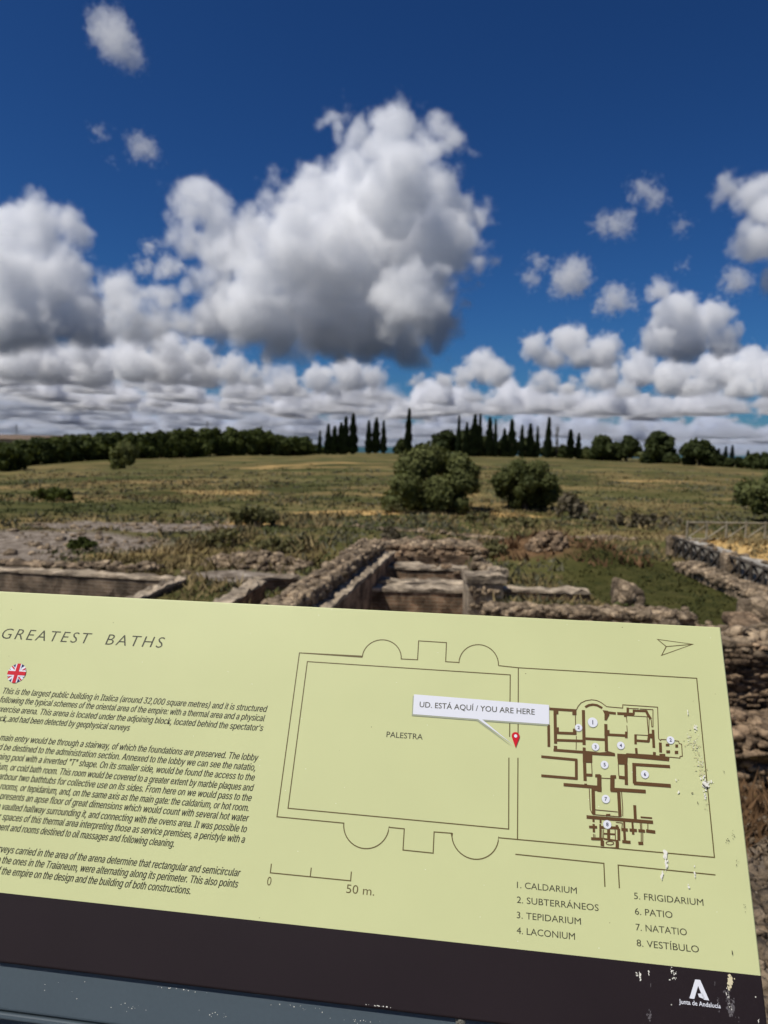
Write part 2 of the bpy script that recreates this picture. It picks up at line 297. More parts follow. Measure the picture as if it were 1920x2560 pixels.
PLAN_SEGS = [(2.1,[(114.6,-77.2),(135.7,-77.2)]),(2.38,[(118.9,-77.1),(119.0,-50.6)]),(2.1,[(118.9,-58.9),(135.2,-59.4)]),(2.1,[(113.8,-64.6),(113.8,-47.8)]),(1.96,[(119.0,-53.3),(139.9,-54.1)]),(2.52,[(118.9,-49.0),(118.9,-46.1)]),(2.1,[(117.3,-45.7),(140.4,-45.7)]),(0.56,[(134.8,-76.3),(134.7,-63.2)]),(0.49,[(135.1,-57.6),(134.6,-47.2)]),(2.38,[(141.1,-78.0),(140.8,-51.2)]),(2.24,[(140.8,-49.3),(140.7,-45.9)]),(1.82,[(142.6,-80.4),(145.5,-82.1),(148.7,-82.8),(151.9,-82.5),(155.8,-80.6)]),(0.56,[(135.7,-77.8),(136.9,-80.4),(139.4,-83.5),(143.1,-85.5),(147.8,-86.6),(151.7,-86.3),(154.8,-85.1),(157.6,-83.1),(159.2,-81.9),(171.6,-81.6),(171.8,-84.2),(198.4,-84.1),(197.4,-59.9),(198.6,-58.7),(199.3,-59.5),(204.4,-59.6),(212.2,-59.1),(212.4,-57.5),(214.2,-57.0),(214.0,-48.2),(212.2,-47.7),(212.1,-46.6),(204.4,-46.8)]),(1.96,[(160.1,-77.3),(166.1,-77.0)]),(2.1,[(167.2,-77.1),(180.1,-77.4)]),(1.82,[(175.5,-82.2),(175.2,-77.2)]),(0.56,[(176.2,-81.6),(183.9,-81.9)]),(0.56,[(184.6,-81.8),(194.7,-81.9),(193.8,-68.6),(192.9,-68.6),(192.8,-74.2)]),(1.68,[(179.3,-80.1),(190.2,-80.4)]),(1.54,[(180.0,-80.8),(179.8,-77.2)]),(2.1,[(189.4,-80.7),(191.2,-76.2)]),(2.1,[(190.7,-77.6),(192.5,-74.5)]),(0.49,[(174.5,-75.9),(190.2,-76.1)]),(0.63,[(189.8,-76.1),(190.0,-63.2)]),(0.49,[(191.2,-74.1),(190.3,-63.5)]),(2.38,[(158.0,-68.3),(157.6,-47.5)]),(1.96,[(159.0,-60.3),(173.6,-60.5)]),(0.49,[(174.1,-75.0),(174.3,-70.5)]),(0.49,[(174.0,-68.3),(174.1,-62.4)]),(1.96,[(142.1,-56.1),(157.4,-56.3)]),(2.38,[(140.7,-38.1),(140.7,-24.7)]),(0.56,[(141.9,-38.3),(146.0,-38.5),(146.1,-28.6)]),(2.1,[(141.8,-29.1),(146.1,-29.2)]),(1.82,[(180.2,-61.8),(179.8,-54.5)]),(1.82,[(180.0,-51.7),(180.1,-47.7)]),(0.56,[(179.5,-61.7),(189.9,-61.8)]),(1.82,[(180.3,-57.3),(189.9,-57.3)]),(1.96,[(190.6,-62.9),(189.5,-56.9)]),(1.96,[(193.6,-66.4),(193.3,-52.8)]),(2.1,[(198.4,-57.1),(198.1,-49.7)]),(2.1,[(193.5,-49.7),(193.3,-47.3)]),(0.56,[(165.9,-38.6),(166.0,-29.9)]),(2.38,[(171.7,-39.0),(171.2,-24.1)]),(2.38,[(165.9,-29.3),(170.5,-29.1)]),(1.96,[(107.9,-40.1),(135.3,-39.6)]),(2.1,[(134.5,-40.0),(134.2,-25.2)]),(1.96,[(107.8,-26.0),(134.9,-25.9)]),(2.24,[(176.5,-39.4),(204.2,-39.8)]),(2.66,[(177.8,-40.1),(177.3,-25.5)]),(2.66,[(176.7,-25.8),(203.7,-25.9)]),(2.38,[(124.5,-20.8),(149.8,-20.8)]),(3.22,[(151.4,-29.8),(151.0,-17.6)]),(0.56,[(152.4,-27.7),(159.9,-27.8)]),(3.22,[(161.2,-29.9),(160.6,-19.0)]),(1.96,[(161.9,-20.4),(185.1,-20.8)]),(2.52,[(146.4,-18.2),(146.2,-1.4)]),(0.56,[(143.6,-19.3),(143.8,-4.7),(145.3,-1.3)]),(2.38,[(165.2,-18.7),(165.3,-1.3)]),(0.56,[(167.3,-19.5),(167.6,-7.9),(167.3,-1.8)]),(0.56,[(147.4,-4.7),(163.8,-4.5)]),(0.56,[(145.6,-1.3),(165.6,-1.2)]),(2.38,[(140.9,0.8),(188.9,0.6)]),(2.1,[(176.4,-10.2),(176.3,-0.6)]),(1.12,[(180.2,-2.2),(188.4,-2.2)]),(1.54,[(145.9,1.8),(145.9,4.0)]),(1.4,[(151.0,1.7),(151.0,4.3)]),(1.82,[(142.5,7.6),(148.3,7.3)]),(1.68,[(145.9,5.3),(145.9,11.0)]),(1.96,[(150.0,7.2),(164.2,6.6)]),(1.26,[(150.7,4.9),(150.3,14.9)]),(0.49,[(151.7,8.6),(151.6,14.8)]),(0.49,[(152.9,8.5),(152.6,14.8)]),(2.1,[(156.6,7.6),(156.3,15.7)]),(1.12,[(152.8,11.3),(161.0,11.1)]),(1.12,[(152.6,14.8),(163.4,15.4)]),(0.56,[(161.3,7.8),(161.2,15.3)]),(1.68,[(162.7,4.6),(162.5,7.7)]),(2.1,[(163.9,7.0),(163.6,15.1)]),(1.96,[(143.7,15.5),(152.3,15.1)]),(2.52,[(151.7,16.1),(151.6,19.8)]),(2.38,[(162.4,15.8),(162.2,20.1)]),(0.56,[(150.4,20.8),(163.2,20.0)]),(0.56,[(162.1,2.8),(166.7,2.9),(166.2,6.8)]),(1.4,[(168.1,1.6),(168.0,6.6)]),(2.1,[(165.8,7.4),(170.4,7.4)]),(1.82,[(167.9,8.5),(167.9,15.3)]),(2.1,[(166.0,15.6),(171.9,15.6)]),(1.4,[(174.0,1.8),(174.1,6.8)]),(2.1,[(171.7,7.3),(176.9,7.2)]),(1.68,[(174.2,8.0),(174.1,10.2)]),(2.1,[(178.0,7.2),(182.7,7.2)]),(0.56,[(179.6,1.9),(179.7,6.3)]),(0.56,[(180.6,1.9),(180.5,6.2)]),(0.56,[(185.1,1.8),(184.8,5.9)]),(2.24,[(183.5,6.9),(190.0,7.2)]),(0.56,[(179.9,8.5),(179.5,15.0)]),(0.56,[(181.0,8.4),(180.6,15.5)]),(2.1,[(177.4,15.8),(180.9,15.6)]),(0.49,[(145.5,12.2),(145.6,14.7)]),(0.49,[(146.5,12.3),(146.5,14.6)]),(0.56,[(159.9,17.1),(159.5,17.8),(158.4,18.3),(157.1,18.6),(155.7,18.5),(154.7,18.2),(154.3,17.6),(154.7,16.9),(155.8,16.4),(157.2,16.1),(158.5,16.2),(159.5,16.5),(159.9,17.1)])]
PLAN_POLYS = [[(118.2,-77.0),(121.6,-77.2),(121.5,-73.4),(118.1,-73.2)],[(132.5,-77.6),(135.7,-77.8),(135.6,-73.7),(132.4,-73.5)],[(118.3,-63.1),(121.7,-63.3),(121.6,-59.5),(118.2,-59.2)],[(132.6,-63.0),(135.3,-63.2),(135.2,-58.7),(132.5,-58.5)],[(156.7,-63.6),(160.6,-63.9),(160.4,-59.4),(156.5,-59.1)],[(172.4,-63.5),(174.3,-63.7),(174.0,-58.7),(172.1,-58.6)],[(172.3,-76.7),(174.5,-76.8),(174.4,-74.9),(172.2,-74.8)],[(190.0,-63.2),(192.7,-63.4),(192.5,-59.9),(189.7,-59.7)],[(202.5,-56.5),(205.0,-56.7),(204.9,-54.8),(202.3,-54.6)],[(202.4,-51.6),(205.2,-51.8),(205.0,-49.7),(202.3,-49.5)],[(208.7,-51.7),(211.2,-51.9),(211.0,-49.6),(208.5,-49.4)],[(209.5,-56.5),(211.5,-56.6),(211.3,-54.4),(209.3,-54.2)],[(197.1,-48.6),(201.4,-48.9),(201.3,-47.2),(197.0,-46.9)],[(140.0,-22.7),(142.0,-22.8),(142.0,-21.5),(139.9,-21.3)],[(148.4,-30.1),(152.2,-30.4),(152.1,-28.2),(148.3,-27.9)],[(160.0,-30.3),(163.9,-30.6),(163.8,-28.1),(159.9,-27.8)],[(156.0,-78.9),(160.2,-78.7),(161.1,-75.6),(158.8,-71.2),(157.1,-71.1),(157.3,-76.0)],[(139.7,-46.9),(146.7,-46.8),(152.2,-46.4),(157.4,-47.1),(158.8,-47.9),(163.9,-46.7),(163.9,-44.5),(139.6,-44.0)],[(139.5,-44.2),(146.7,-44.3),(146.5,-38.6),(139.4,-38.1)],[(165.6,-46.5),(172.1,-46.6),(172.5,-47.3),(189.9,-47.6),(197.0,-47.3),(204.4,-46.9),(203.8,-43.7),(173.4,-44.2),(165.5,-43.6)],[(165.5,-43.7),(173.3,-44.3),(172.7,-38.8),(165.8,-38.6)],[(155.2,-2.4),(158.3,-2.7),(158.2,-1.1),(155.1,-0.8)],[(145.0,-21.0),(152.8,-21.3),(152.7,-18.4),(145.3,-17.9)],[(159.2,-21.8),(162.6,-21.4),(185.1,-21.4),(185.0,-19.2),(164.2,-18.9),(164.2,-18.3),(159.3,-18.2)]]
# ---------------------------------------------------------------- information sign (panel axes: U right, V down the slope, H out of the face; millimetres of print)
SC = 1.25e-3
PU = Vector((0.9913, -0.1314, 0)).normalized(); PV = Vector((-0.0663, -0.5004, -0.8632)); PV = (PV - PU * PV.dot(PU)).normalized()
PH = -(PU.cross(PV)).normalized()
if PH.y > 0: PH = -PH
PO = Vector((0.0171, 0.5392, -0.2697)) * 1.25 + Vector((0, 0, EYE))
SB = PO + PU * (-200 * SC); SB.z = 0
SB.y += .25
def pan(u, v, h=0.0): return PO + PU * (u * SC) + PV * (v * SC) + PH * (h * SC) - SB
sign = empty('information_sign', SB, 'pale green tilted information sign headed GREATEST BATHS with a plan of the baths', 'sign')

def paint(name, col, rough=.5, grain=.0, chips=None, spec=.4, gs=2500):
    m = bpy.data.materials.new(name); m.use_nodes = True; nt = m.node_tree; b = nt.nodes['Principled BSDF']
    b.inputs['Roughness'].default_value = rough; b.inputs['Specular IOR Level'].default_value = spec; b.inputs['Base Color'].default_value = (*col, 1)
    tc = nt.nodes.new('ShaderNodeTexCoord'); last = None
    if grain:
        n = nt.nodes.new('ShaderNodeTexNoise'); n.inputs['Scale'].default_value = gs; n.inputs['Detail'].default_value = 2
        n3 = nt.nodes.new('ShaderNodeTexNoise'); n3.inputs['Scale'].default_value = 9; n3.inputs['Detail'].default_value = 4
        ad = nt.nodes.new('ShaderNodeMath'); ad.operation = 'MULTIPLY_ADD'; ad.inputs[1].default_value = .6
        r = nt.nodes.new('ShaderNodeMapRange'); r.inputs[1].default_value = .5; r.inputs[2].default_value = 1.1; r.inputs[3].default_value = 1 - grain; r.inputs[4].default_value = 1 + grain
        mx = nt.nodes.new('ShaderNodeMix'); mx.data_type = 'RGBA'; mx.blend_type = 'MULTIPLY'; mx.inputs[0].default_value = 1; mx.inputs[6].default_value = (*col, 1)
        nt.links.new(tc.outputs['Object'], n.inputs['Vector']); nt.links.new(tc.outputs['Object'], n3.inputs['Vector'])
        nt.links.new(n.outputs[0], ad.inputs[0]); nt.links.new(n3.outputs[0], ad.inputs[2]); nt.links.new(ad.outputs[0], r.inputs[0]); nt.links.new(r.outputs[0], mx.inputs[7])
        last = mx.outputs[2]; nt.links.new(last, b.inputs['Base Color'])
        bp = nt.nodes.new('ShaderNodeBump'); bp.inputs['Strength'].default_value = .05; bp.inputs['Distance'].default_value = .0005
        nt.links.new(n.outputs[0], bp.inputs['Height']); nt.links.new(bp.outputs[0], b.inputs['Normal'])
    if chips:
        n = nt.nodes.new('ShaderNodeTexNoise'); n.inputs['Scale'].default_value = chips[1]; n.inputs['Detail'].default_value = 6; n.inputs['Roughness'].default_value = .7
        r = nt.nodes.new('ShaderNodeValToRGB'); r.color_ramp.elements[0].position = chips[2]; r.color_ramp.elements[1].position = chips[2] + .03
        mx = nt.nodes.new('ShaderNodeMix'); mx.data_type = 'RGBA'; mx.inputs[6].default_value = (*col, 1); mx.inputs[7].default_value = (*chips[0], 1)
        if last: nt.links.new(last, mx.inputs[6])
        nt.links.new(tc.outputs['Object'], n.inputs['Vector']); nt.links.new(n.outputs[0], r.inputs[0]); nt.links.new(r.outputs[0], mx.inputs[0]); nt.links.new(mx.outputs[2], b.inputs['Base Color'])
    return m
M_GREEN = paint('sign_green', (.556, .576, .292), .42, .035, spec=.35)
def weather(m, base, dark, pale, sc):
    nt = m.node_tree; b = nt.nodes['Principled BSDF']; src = b.inputs['Base Color'].links[0].from_socket; tc = nt.nodes.new('ShaderNodeTexCoord')
    for col, scale, th, seed in ((dark, sc, .028, 0.0), (pale, sc * 1.6, .036, 37.0)):
        mp = nt.nodes.new('ShaderNodeMapping'); mp.inputs['Location'].default_value = (seed, seed, seed)
        v = nt.nodes.new('ShaderNodeTexVoronoi'); v.inputs['Scale'].default_value = scale; v.inputs['Randomness'].default_value = 1
        s1 = nt.nodes.new('ShaderNodeMath'); s1.operation = 'LESS_THAN'; s1.inputs[1].default_value = th
        n = nt.nodes.new('ShaderNodeTexNoise'); n.inputs['Scale'].default_value = 14; s2 = nt.nodes.new('ShaderNodeMath'); s2.operation = 'GREATER_THAN'; s2.inputs[1].default_value = .52
        mu = nt.nodes.new('ShaderNodeMath'); mu.operation = 'MULTIPLY'; mx = nt.nodes.new('ShaderNodeMix'); mx.data_type = 'RGBA'; mx.inputs[7].default_value = (*col, 1)
        nt.links.new(tc.outputs['Object'], mp.inputs[0]); nt.links.new(mp.outputs[0], v.inputs['Vector']); nt.links.new(mp.outputs[0], n.inputs['Vector'])
        nt.links.new(v.outputs['Distance'], s1.inputs[0]); nt.links.new(n.outputs[0], s2.inputs[0]); nt.links.new(s1.outputs[0], mu.inputs[0]); nt.links.new(s2.outputs[0], mu.inputs[1])
        nt.links.new(mu.outputs[0], mx.inputs[0]); nt.links.new(src, mx.inputs[6]); src = mx.outputs[2]
    nt.links.new(src, b.inputs['Base Color'])
    n = nt.nodes.new('ShaderNodeTexNoise'); n.inputs['Scale'].default_value = 5; n.inputs['Detail'].default_value = 5; r = nt.nodes.new('ShaderNodeMapRange'); r.inputs[3].default_value = .28; r.inputs[4].default_value = .6
    nt.links.new(tc.outputs['Object'], n.inputs['Vector']); nt.links.new(n.outputs[0], r.inputs[0]); nt.links.new(r.outputs[0], b.inputs['Roughness'])
weather(M_GREEN, None, (.16, .15, .08), (.80, .80, .66), 60)
M_BAND = paint('sign_brown', (.0165, .0105, .0120), .5, .12, spec=.2, gs=900)
M_BAR = paint('bar_grey', (.056, .076, .090), .45, .08, ((.55, .57, .55), 46, .73), gs=300)
M_INK = paint('ink_black', (.028, .026, .012), .5); M_TITLE = paint('ink_title', (.045, .045, .022), .5)
M_LINE = paint('ink_olive', (.115, .085, .025), .5); M_PLAN = paint('ink_brown', (.105, .048, .012), .5)
M_LEG = paint('ink_grey', (.05, .047, .025), .5); M_WHITE = paint('print_white', (.70, .71, .76), .45); M_NUM = paint('ink_navy', (.03, .03, .075), .5)
M_RED = paint('print_red', (.55, .006, .016), .4); M_NAVY = paint('print_blue', (.012, .018, .11), .4); M_SHADE = paint('print_grey', (.34, .36, .25), .5)
M_CREAM = paint('dropping_cream', (.62, .55, .36), .8); M_GUANO_GLINT = paint('dropping_glint_white', (.74, .72, .64), .8); M_TAN = paint('dirt_tan', (.535, .52, .275), .8); M_DIRT = paint('dirt_dark', (.05, .045, .03), .8)
M_GREYDIRT = paint('dirt_grey', (.10, .09, .095), .8)

def rounded_slab(name, u0, u1, v0, v1, h0, h1, r, m, parent=sign, seg=3):
    bm = bmesh.new(); v, f = box_np(u0, u1, v0, v1, h0, h1)
    vs = [bm.verts.new(pan(*p)) for p in v]
    for q in f: bm.faces.new([vs[i] for i in q])
    bmesh.ops.recalc_face_normals(bm, faces=bm.faces)
    if r: bmesh.ops.bevel(bm, geom=list(bm.edges), offset=r * SC, segments=seg, affect='EDGES', profile=.5)
    me = bpy.data.meshes.new(name); bm.to_mesh(me); bm.free(); me.materials.append(m)
    return obj(name, me, parent)
UL, UR = -720, 253.2
def section(name, prof, m, parent=sign):      # a folded sheet: profile (v, h) carried along U, closed at both ends
    n = len(prof); vs = []
    for u in (UL, UL + .8, UR - .8, UR):
        e = 0 if u in (UL + .8, UR - .8) else .8
        for (v, h) in prof: vs.append(pan(u, v, h - e if h > -.5 else h))
    f = []
    for k in range(3):
        for i in range(n):
            j = (i + 1) % n; f.append((k * n + i, k * n + j, (k + 1) * n + j, (k + 1) * n + i))
    f.append(tuple(range(n - 1, -1, -1))); f.append(tuple(range(3 * n, 4 * n)))
    bm = bmesh.new(); bv = [bm.verts.new(p) for p in vs]
    for q in f: bm.faces.new([bv[i] for i in q])
    bmesh.ops.recalc_face_normals(bm, faces=bm.faces)
    me = bpy.data.meshes.new(name); bm.to_mesh(me); bm.free(); me.materials.append(m); return obj(name, me, parent)
arc = lambda cv, ch, r, a0, a1, n=5: [(cv + r * math.cos(R(a0 + (a1 - a0) * i / n)), ch + r * math.sin(R(a0 + (a1 - a0) * i / n))) for i in range(n + 1)]
section('board', [(91.3, -.0), (91.3, -3.4)] + [(-152.4, -3.4)] + arc(-151.4, -1.0, 1.0, 180, 90), M_GREEN)
section('footer_band', [(91.3, -3.4), (91.3, 0)] + arc(135.0, -1.8, 1.8, 90, 0) + [(136.8, -3.4)], M_BAND)
bar = rounded_slab('support_bar', UL, UR - 20, 131, 166.6, -40, -4.2, 2.0, M_BAR)
rounded_slab('bar_lip', UL, UR - 20, 166.9, 171.0, -39, -1.0, 1.2, M_BAR)
rounded_slab('lower_rail', UL, UR - 20, 171.2, 215, -39, -15, 2, M_BAR)
for pu in (-640, 150):
    top = pan(pu, 120, -42); v, f = box_np(top.x - .03, top.x + .03, top.y, top.y + .05, 0.0, top.z + .02)
    obj('post', np_mesh('post', v, f, M_BAR), sign)
rounded_slab('back_rail', UL + 10, UR - 30, -120, -95, -28, -3.8, 1, M_BAR)

# --- lettering
try:                                         # Blender's own interface typeface, else its built-in one
    FONT = bpy.data.fonts.load(bpy.utils.system_resource('DATAFILES', path='fonts') + '/Inter.woff2')
except Exception: FONT = None
def glyphs(s, off=0.0, space=1.0, inter=False):
    c = bpy.data.curves.new('t', 'FONT'); c.body = s
    if FONT and inter: c.font = FONT
    c.size = 1.0; c.offset = off; c.space_character = space; c.resolution_u = 3; c.fill_mode = 'FRONT'
    o = bpy.data.objects.new('t', c); me = o.to_mesh()
    v = np.array([x.co[:2] for x in me.vertices]).reshape(-1, 2); f = [tuple(p.vertices) for p in me.polygons]
    o.to_mesh_clear(); bpy.data.objects.remove(o); bpy.data.curves.remove(c)
    return v, f
CAPH = glyphs('H')[0][:, 1].max(); CAPI = glyphs('H', inter=True)[0][:, 1].max()
class Print:                                 # gathers flat print of one part: vertices in U, V
    def __init__(s): s.v = []; s.f = []
    def add(s, uv, f):
        k = len(s.v); s.v += [tuple(p) for p in uv]; s.f += [tuple(k + i for i in q) for q in f]
    def text(s, t, u, v, cap, width=None, shear=0.0, off=0.0, space=1.0, align='L', xs=1.0, uright=None, inter=False):
        g, f = glyphs(t, off, space, inter)
        k = cap / (CAPI if inter else CAPH); x0 = g[:, 0].min(); w = (g[:, 0].max() - x0) * k
        sx = width / w if width else xs
        if uright is not None: sx = (uright - u) / w
        x = (g[:, 0] - x0) * k * sx; y = g[:, 1] * k
        if align == 'C': x -= x.max() / 2
        s.add(np.stack([u + x + y * shear, v - y], 1), f)
    def poly(s, pts): s.add(pts, [tuple(range(len(pts)))])
    def line(s, pts, w, closed=False):       # mitred ribbon
        p = [np.array(q, float) for q in pts]; n = len(p); L, Rr = [], []
        for i in range(n):
            a = p[i] - p[i - 1] if (i > 0 or closed) else p[1] - p[0]
            b = p[(i + 1) % n] - p[i] if (i < n - 1 or closed) else p[i] - p[i - 1]
            a = a / (np.linalg.norm(a) + 1e-9); b = b / (np.linalg.norm(b) + 1e-9)
            t = a + b; t /= np.linalg.norm(t) + 1e-9; nn = np.array([-t[1], t[0]]); c = max(.45, nn @ np.array([-a[1], a[0]]))
            L.append(p[i] + nn * w / 2 / c); Rr.append(p[i] - nn * w / 2 / c)
        m = n if closed else n - 1
        s.add(L + Rr, [(i, (i + 1) % n, n + (i + 1) % n, n + i) for i in range(m)])
    def disc(s, u, v, r, n=28, ru=None):
        s.poly([(u + (ru or r) * math.cos(2 * math.pi * i / n), v + r * math.sin(2 * math.pi * i / n)) for i in range(n)])
    def flecks(s, u, v, ru, rv, n, size, seed, ang=0.0, stretch=1.0):
        g = np.random.default_rng(seed); ca, sa = math.cos(ang), math.sin(ang)
        for _ in range(n):
            a, b = g.normal(0, .5, 2); a *= ru; b *= rv
            c = (u + a * ca - b * sa, v + a * sa + b * ca); r = size * g.uniform(.3, 1.2); k = 7; t0 = g.uniform(0, 6)
            rr = r * g.uniform(.45, 1.1, k)
            s.poly([(c[0] + rr[i] * math.cos(t0 + i * 6.283 / k), c[1] + rr[i] * stretch * math.sin(t0 + i * 6.283 / k)) for i in range(k)])
    def build(s, name, m, h, parent=sign):
        me = bpy.data.meshes.new(name); me.from_pydata([pan(u, v, h) for u, v in s.v], [], s.f); me.update(); me.materials.append(m)
        bm = bmesh.new(); bm.from_mesh(me); bm.normal_update()
        flip = [f for f in bm.faces if f.normal.dot(PH) < 0]
        if flip: bmesh.ops.reverse_faces(bm, faces=flip)
        bm.to_mesh(me); bm.free()
        return obj(name, me, parent)
H1, H2, H3, H4, H5 = .12, .26, .40, .52, .64
t = Print(); t.text('GREATEST  BATHS', -374, -107.8, 9.6, uright=-219.6, shear=.2, off=-.007, space=1.25); t.build('title_lettering', M_TITLE, H1)
ML = -356.0
body = [(-59.3, -116.2, 'This is the largest public building in Italica (around 32,000 square metres) and it is structured'),
 (-51.7, -116.6, 'following the typical schemes of the oriental area of the empire: with a thermal area and a physical'),
 (-43.8, -116.8, "exercise arena. This arena is located under the adjoining block, located behind the spectator's"),
 (-36.1, -231.3, 'back,.and had been detected by geophysical surveys'),
 (-20.4, -117.2, 'The main entry would be through a stairway, of which the foundations are preserved. The lobby'),
 (-12.8, -117.8, 'would be destined to the administration section. Annexed to the lobby we can see the natatio,'),
 (-5.2, -117.5, 'swimming pool with a inverted "T" shape. On its smaller side, would be found the access to the'),
 (2.6, -117.5, 'frigidarium, or cold bath room. This room would be covered to a greater extent by marble plaques and'),
 (10.1, -117.5, 'would harbour two bathtubs for collective use on its sides. From here on we would pass to the'),
 (17.6, -118.2, 'the warm rooms, or tepidarium, and, on the same axis as the main gate: the caldarium, or hot room.'),
 (25.0, -117.5, 'This room presents an apse floor of great dimensions which would count with several hot water'),
 (32.8, -117.5, 'pools, and a vaulted hallway surrounding it, and connecting with the ovens area. It was possible to'),
 (40.3, -117.8, 'identify other spaces of this thermal area interpreting those as service premises, a peristyle with a'),
 (47.9, -173.3, 'garden, basement and rooms destined to oil massages and following cleaning.'),
 (63.6, -117.5, 'Geophysical surveys carried in the area of the arena determine that rectangular and semicircular'),
 (71.2, -117.8, 'spaces, similar to the ones in the Traianeum, were alternating along its perimeter. This also points'),
 (78.8, -153.4, 'to the influence of the empire on the design and the building of both constructions.')]
t = Print()
for v, ur, s_ in body: t.text(s_, ML, v, 5.2, uright=ur - 1.0, shear=.19, inter=True)
t.build('body_lettering', M_INK, H1)
for q in range(len(t.v)): t.v[q] = (t.v[q][0] + .2, t.v[q][1])
t.build('body_lettering_weight', M_INK, H1 + .03)
# --- flag roundel
FU, FV, FR = -347.4, -77.6, 8.6
def disc_clip(pts):                          # clip a polygon to the roundel
    n = 40; circ = [(FU + FR * math.cos(2 * math.pi * i / n), FV + FR * math.sin(2 * math.pi * i / n)) for i in range(n)]
    out = [tuple(p) for p in pts]
    for i in range(n):
        a, b = circ[i], circ[(i + 1) % n]; ins = lambda p: (b[0] - a[0]) * (p[1] - a[1]) - (b[1] - a[1]) * (p[0] - a[0]) >= -1e-9
        res = []
        for j in range(len(out)):
            p, q = out[j], out[(j + 1) % len(out)]
            if ins(p): res.append(p)
            if ins(p) != ins(q):
                d1 = (b[0] - a[0]) * (p[1] - a[1]) - (b[1] - a[1]) * (p[0] - a[0]); d2 = (b[0] - a[0]) * (q[1] - a[1]) - (b[1] - a[1]) * (q[0] - a[0])
                k = d1 / (d1 - d2); res.append((p[0] + (q[0] - p[0]) * k, p[1] + (q[1] - p[1]) * k))
        out = res
        if len(out) < 3: return None
    return out
t = Print(); t.disc(FU, FV, FR, 40); flag = t.build('flag_emblem', M_NAVY, H1)
def strip(pr, x0, y0, x1, y1, w, shift=0.0):
    d = np.array([x1 - x0, y1 - y0]); d = d / np.linalg.norm(d); nn = np.array([-d[1], d[0]]); a = np.array([x0, y0]) + nn * shift; b = np.array([x1, y1]) + nn * shift
    c = disc_clip([a + nn * w / 2, b + nn * w / 2, b - nn * w / 2, a - nn * w / 2][::-1] if True else None)
    if c: pr.poly(c)
K_ = 9.5
t = Print()
for sx in (1, -1): strip(t, FU - K_ * sx, FV - K_ * .8, FU + K_ * sx, FV + K_ * .8, 3.6)
t.build('white_saltire', M_WHITE, H2, flag)
t = Print()
for sx, sy in ((1, 1), (-1, -1), (1, -1), (-1, 1)): strip(t, FU, FV, FU + K_ * sx, FV + K_ * .8 * sy, 1.2, .75)
t.build('red_saltire', M_RED, H3, flag)
t = Print(); strip(t, FU - 10, FV, FU + 10, FV, 5.6); t.build('white_cross', M_WHITE, H4, flag)
t = Print(); strip(t, FU, FV - 10, FU, FV + 10, 5.6); t.build('white_cross', M_WHITE, H4 + .02, flag)
t = Print(); strip(t, FU - 10, FV, FU + 10, FV, 3.4); t.build('red_cross', M_RED, H5, flag)
t = Print(); strip(t, FU, FV - 10, FU, FV + 10, 3.4); t.build('red_cross', M_RED, H5 + .02, flag)
# --- plan outline
def semi(cu, v, r, sgn, n=20, ry=None): return [(cu - r * math.cos(math.pi * i / n), v + sgn * (ry or r) * math.sin(math.pi * i / n)) for i in range(n + 1)]
t = Print(); LW = .82
t.line([(89.9, -108.9), (73.9, -109.7)] + semi(57.4, -110.2, 16.3, -1)[::-1] + [(41.2, -110.4), (30.0, -110.4), (29.9, -126.7), (6.3, -126.9), (6.4, -110.6), (-7.2, -110.5)] + semi(-24, -110.5, 16.6, -1, ry=15.6)[::-1] + [(-40.6, -110.5), (-95.4, -110.6), (-95.4, 19.7), (-42.3, 20.0)]
   + semi(-24.6, 20.0, 17.6, 1, ry=16.4) + [(-7.0, 20.1), (4.8, 20.2), (4.9, 34.9), (27.7, 35.1), (27.6, 20.5), (41.0, 20.3)] + semi(58.5, 20.3, 17.5, 1, ry=16.3) + [(76.0, 20.5), (230.2, 20.7), (230.3, -108.9), (89.9, -108.9)], LW)
t.line([(83.4, -53.2), (83.4, -102.6), (-87.5, -103.5), (-87.5, 12.9), (83.4, 13.9), (83.0, -37.5)], LW)
t.line([(89.9, -108.9), (90.0, -53.5)], LW); t.line([(90.0, -37.9), (90.0, 20.6)], LW)
t.line([(88.5, 30.7), (152.2, 31.3), (152.3, 46.6)], LW); t.line([(162.4, 46.6), (162.3, 31.6), (229.7, 32.1)], LW)
t.build('plan_outline', M_LINE, H1)
t = Print(); t.line([(202.5, -139.2), (230.0, -136.7), (204.7, -126.0), (208.9, -133.5)], LW, True); t.line([(208.9, -133.5), (229.6, -136.6)], LW * .8); t.build('north_arrow', M_LINE, H1)
t = Print(); t.line([(-94.7, 52.8), (-94.6, 59.0), (-32.7, 59.0), (-32.8, 52.8)], .8); t.line([(-63.6, 52.8), (-63.6, 58.9)], .8); sb = t.build('scale_bar', M_LINE, H1)
t = Print(); t.text('0', -96.1, 67.6, 5.9, off=-.004, xs=.86); t.build('scale_numeral', M_LINE, H1 + .02, sb); t = Print(); t.text('50 m.', -35.3, 67.2, 5.7, uright=-14.2, off=-.004); t.build('scale_numeral', M_LINE, H1 + .02, sb)
t = Print()
for w, p in PLAN_SEGS: t.line(p, w)
for p in PLAN_POLYS: t.poly(p)
tt = t; pl = tt.build('plan_walls', M_PLAN, H2)
# overlapping pieces of one ink: lift each piece a hair so that no two faces share a plane
_o = 0.0
me = pl.data
bm = bmesh.new(); bm.from_mesh(me); bm.verts.ensure_lookup_table()
isl, seen = [], set()
for v0 in bm.verts:
    if v0 in seen: continue
    st, comp = [v0], []
    seen.add(v0)
    while st:
        x = st.pop(); comp.append(x)
        for e in x.link_edges:
            y = e.other_vert(x)
            if y not in seen: seen.add(y); st.append(y)
    isl.append(comp)
for i, c in enumerate(isl):
    for x in c: x.co += PH * (i * .0008 * SC)
bm.to_mesh(me); bm.free()
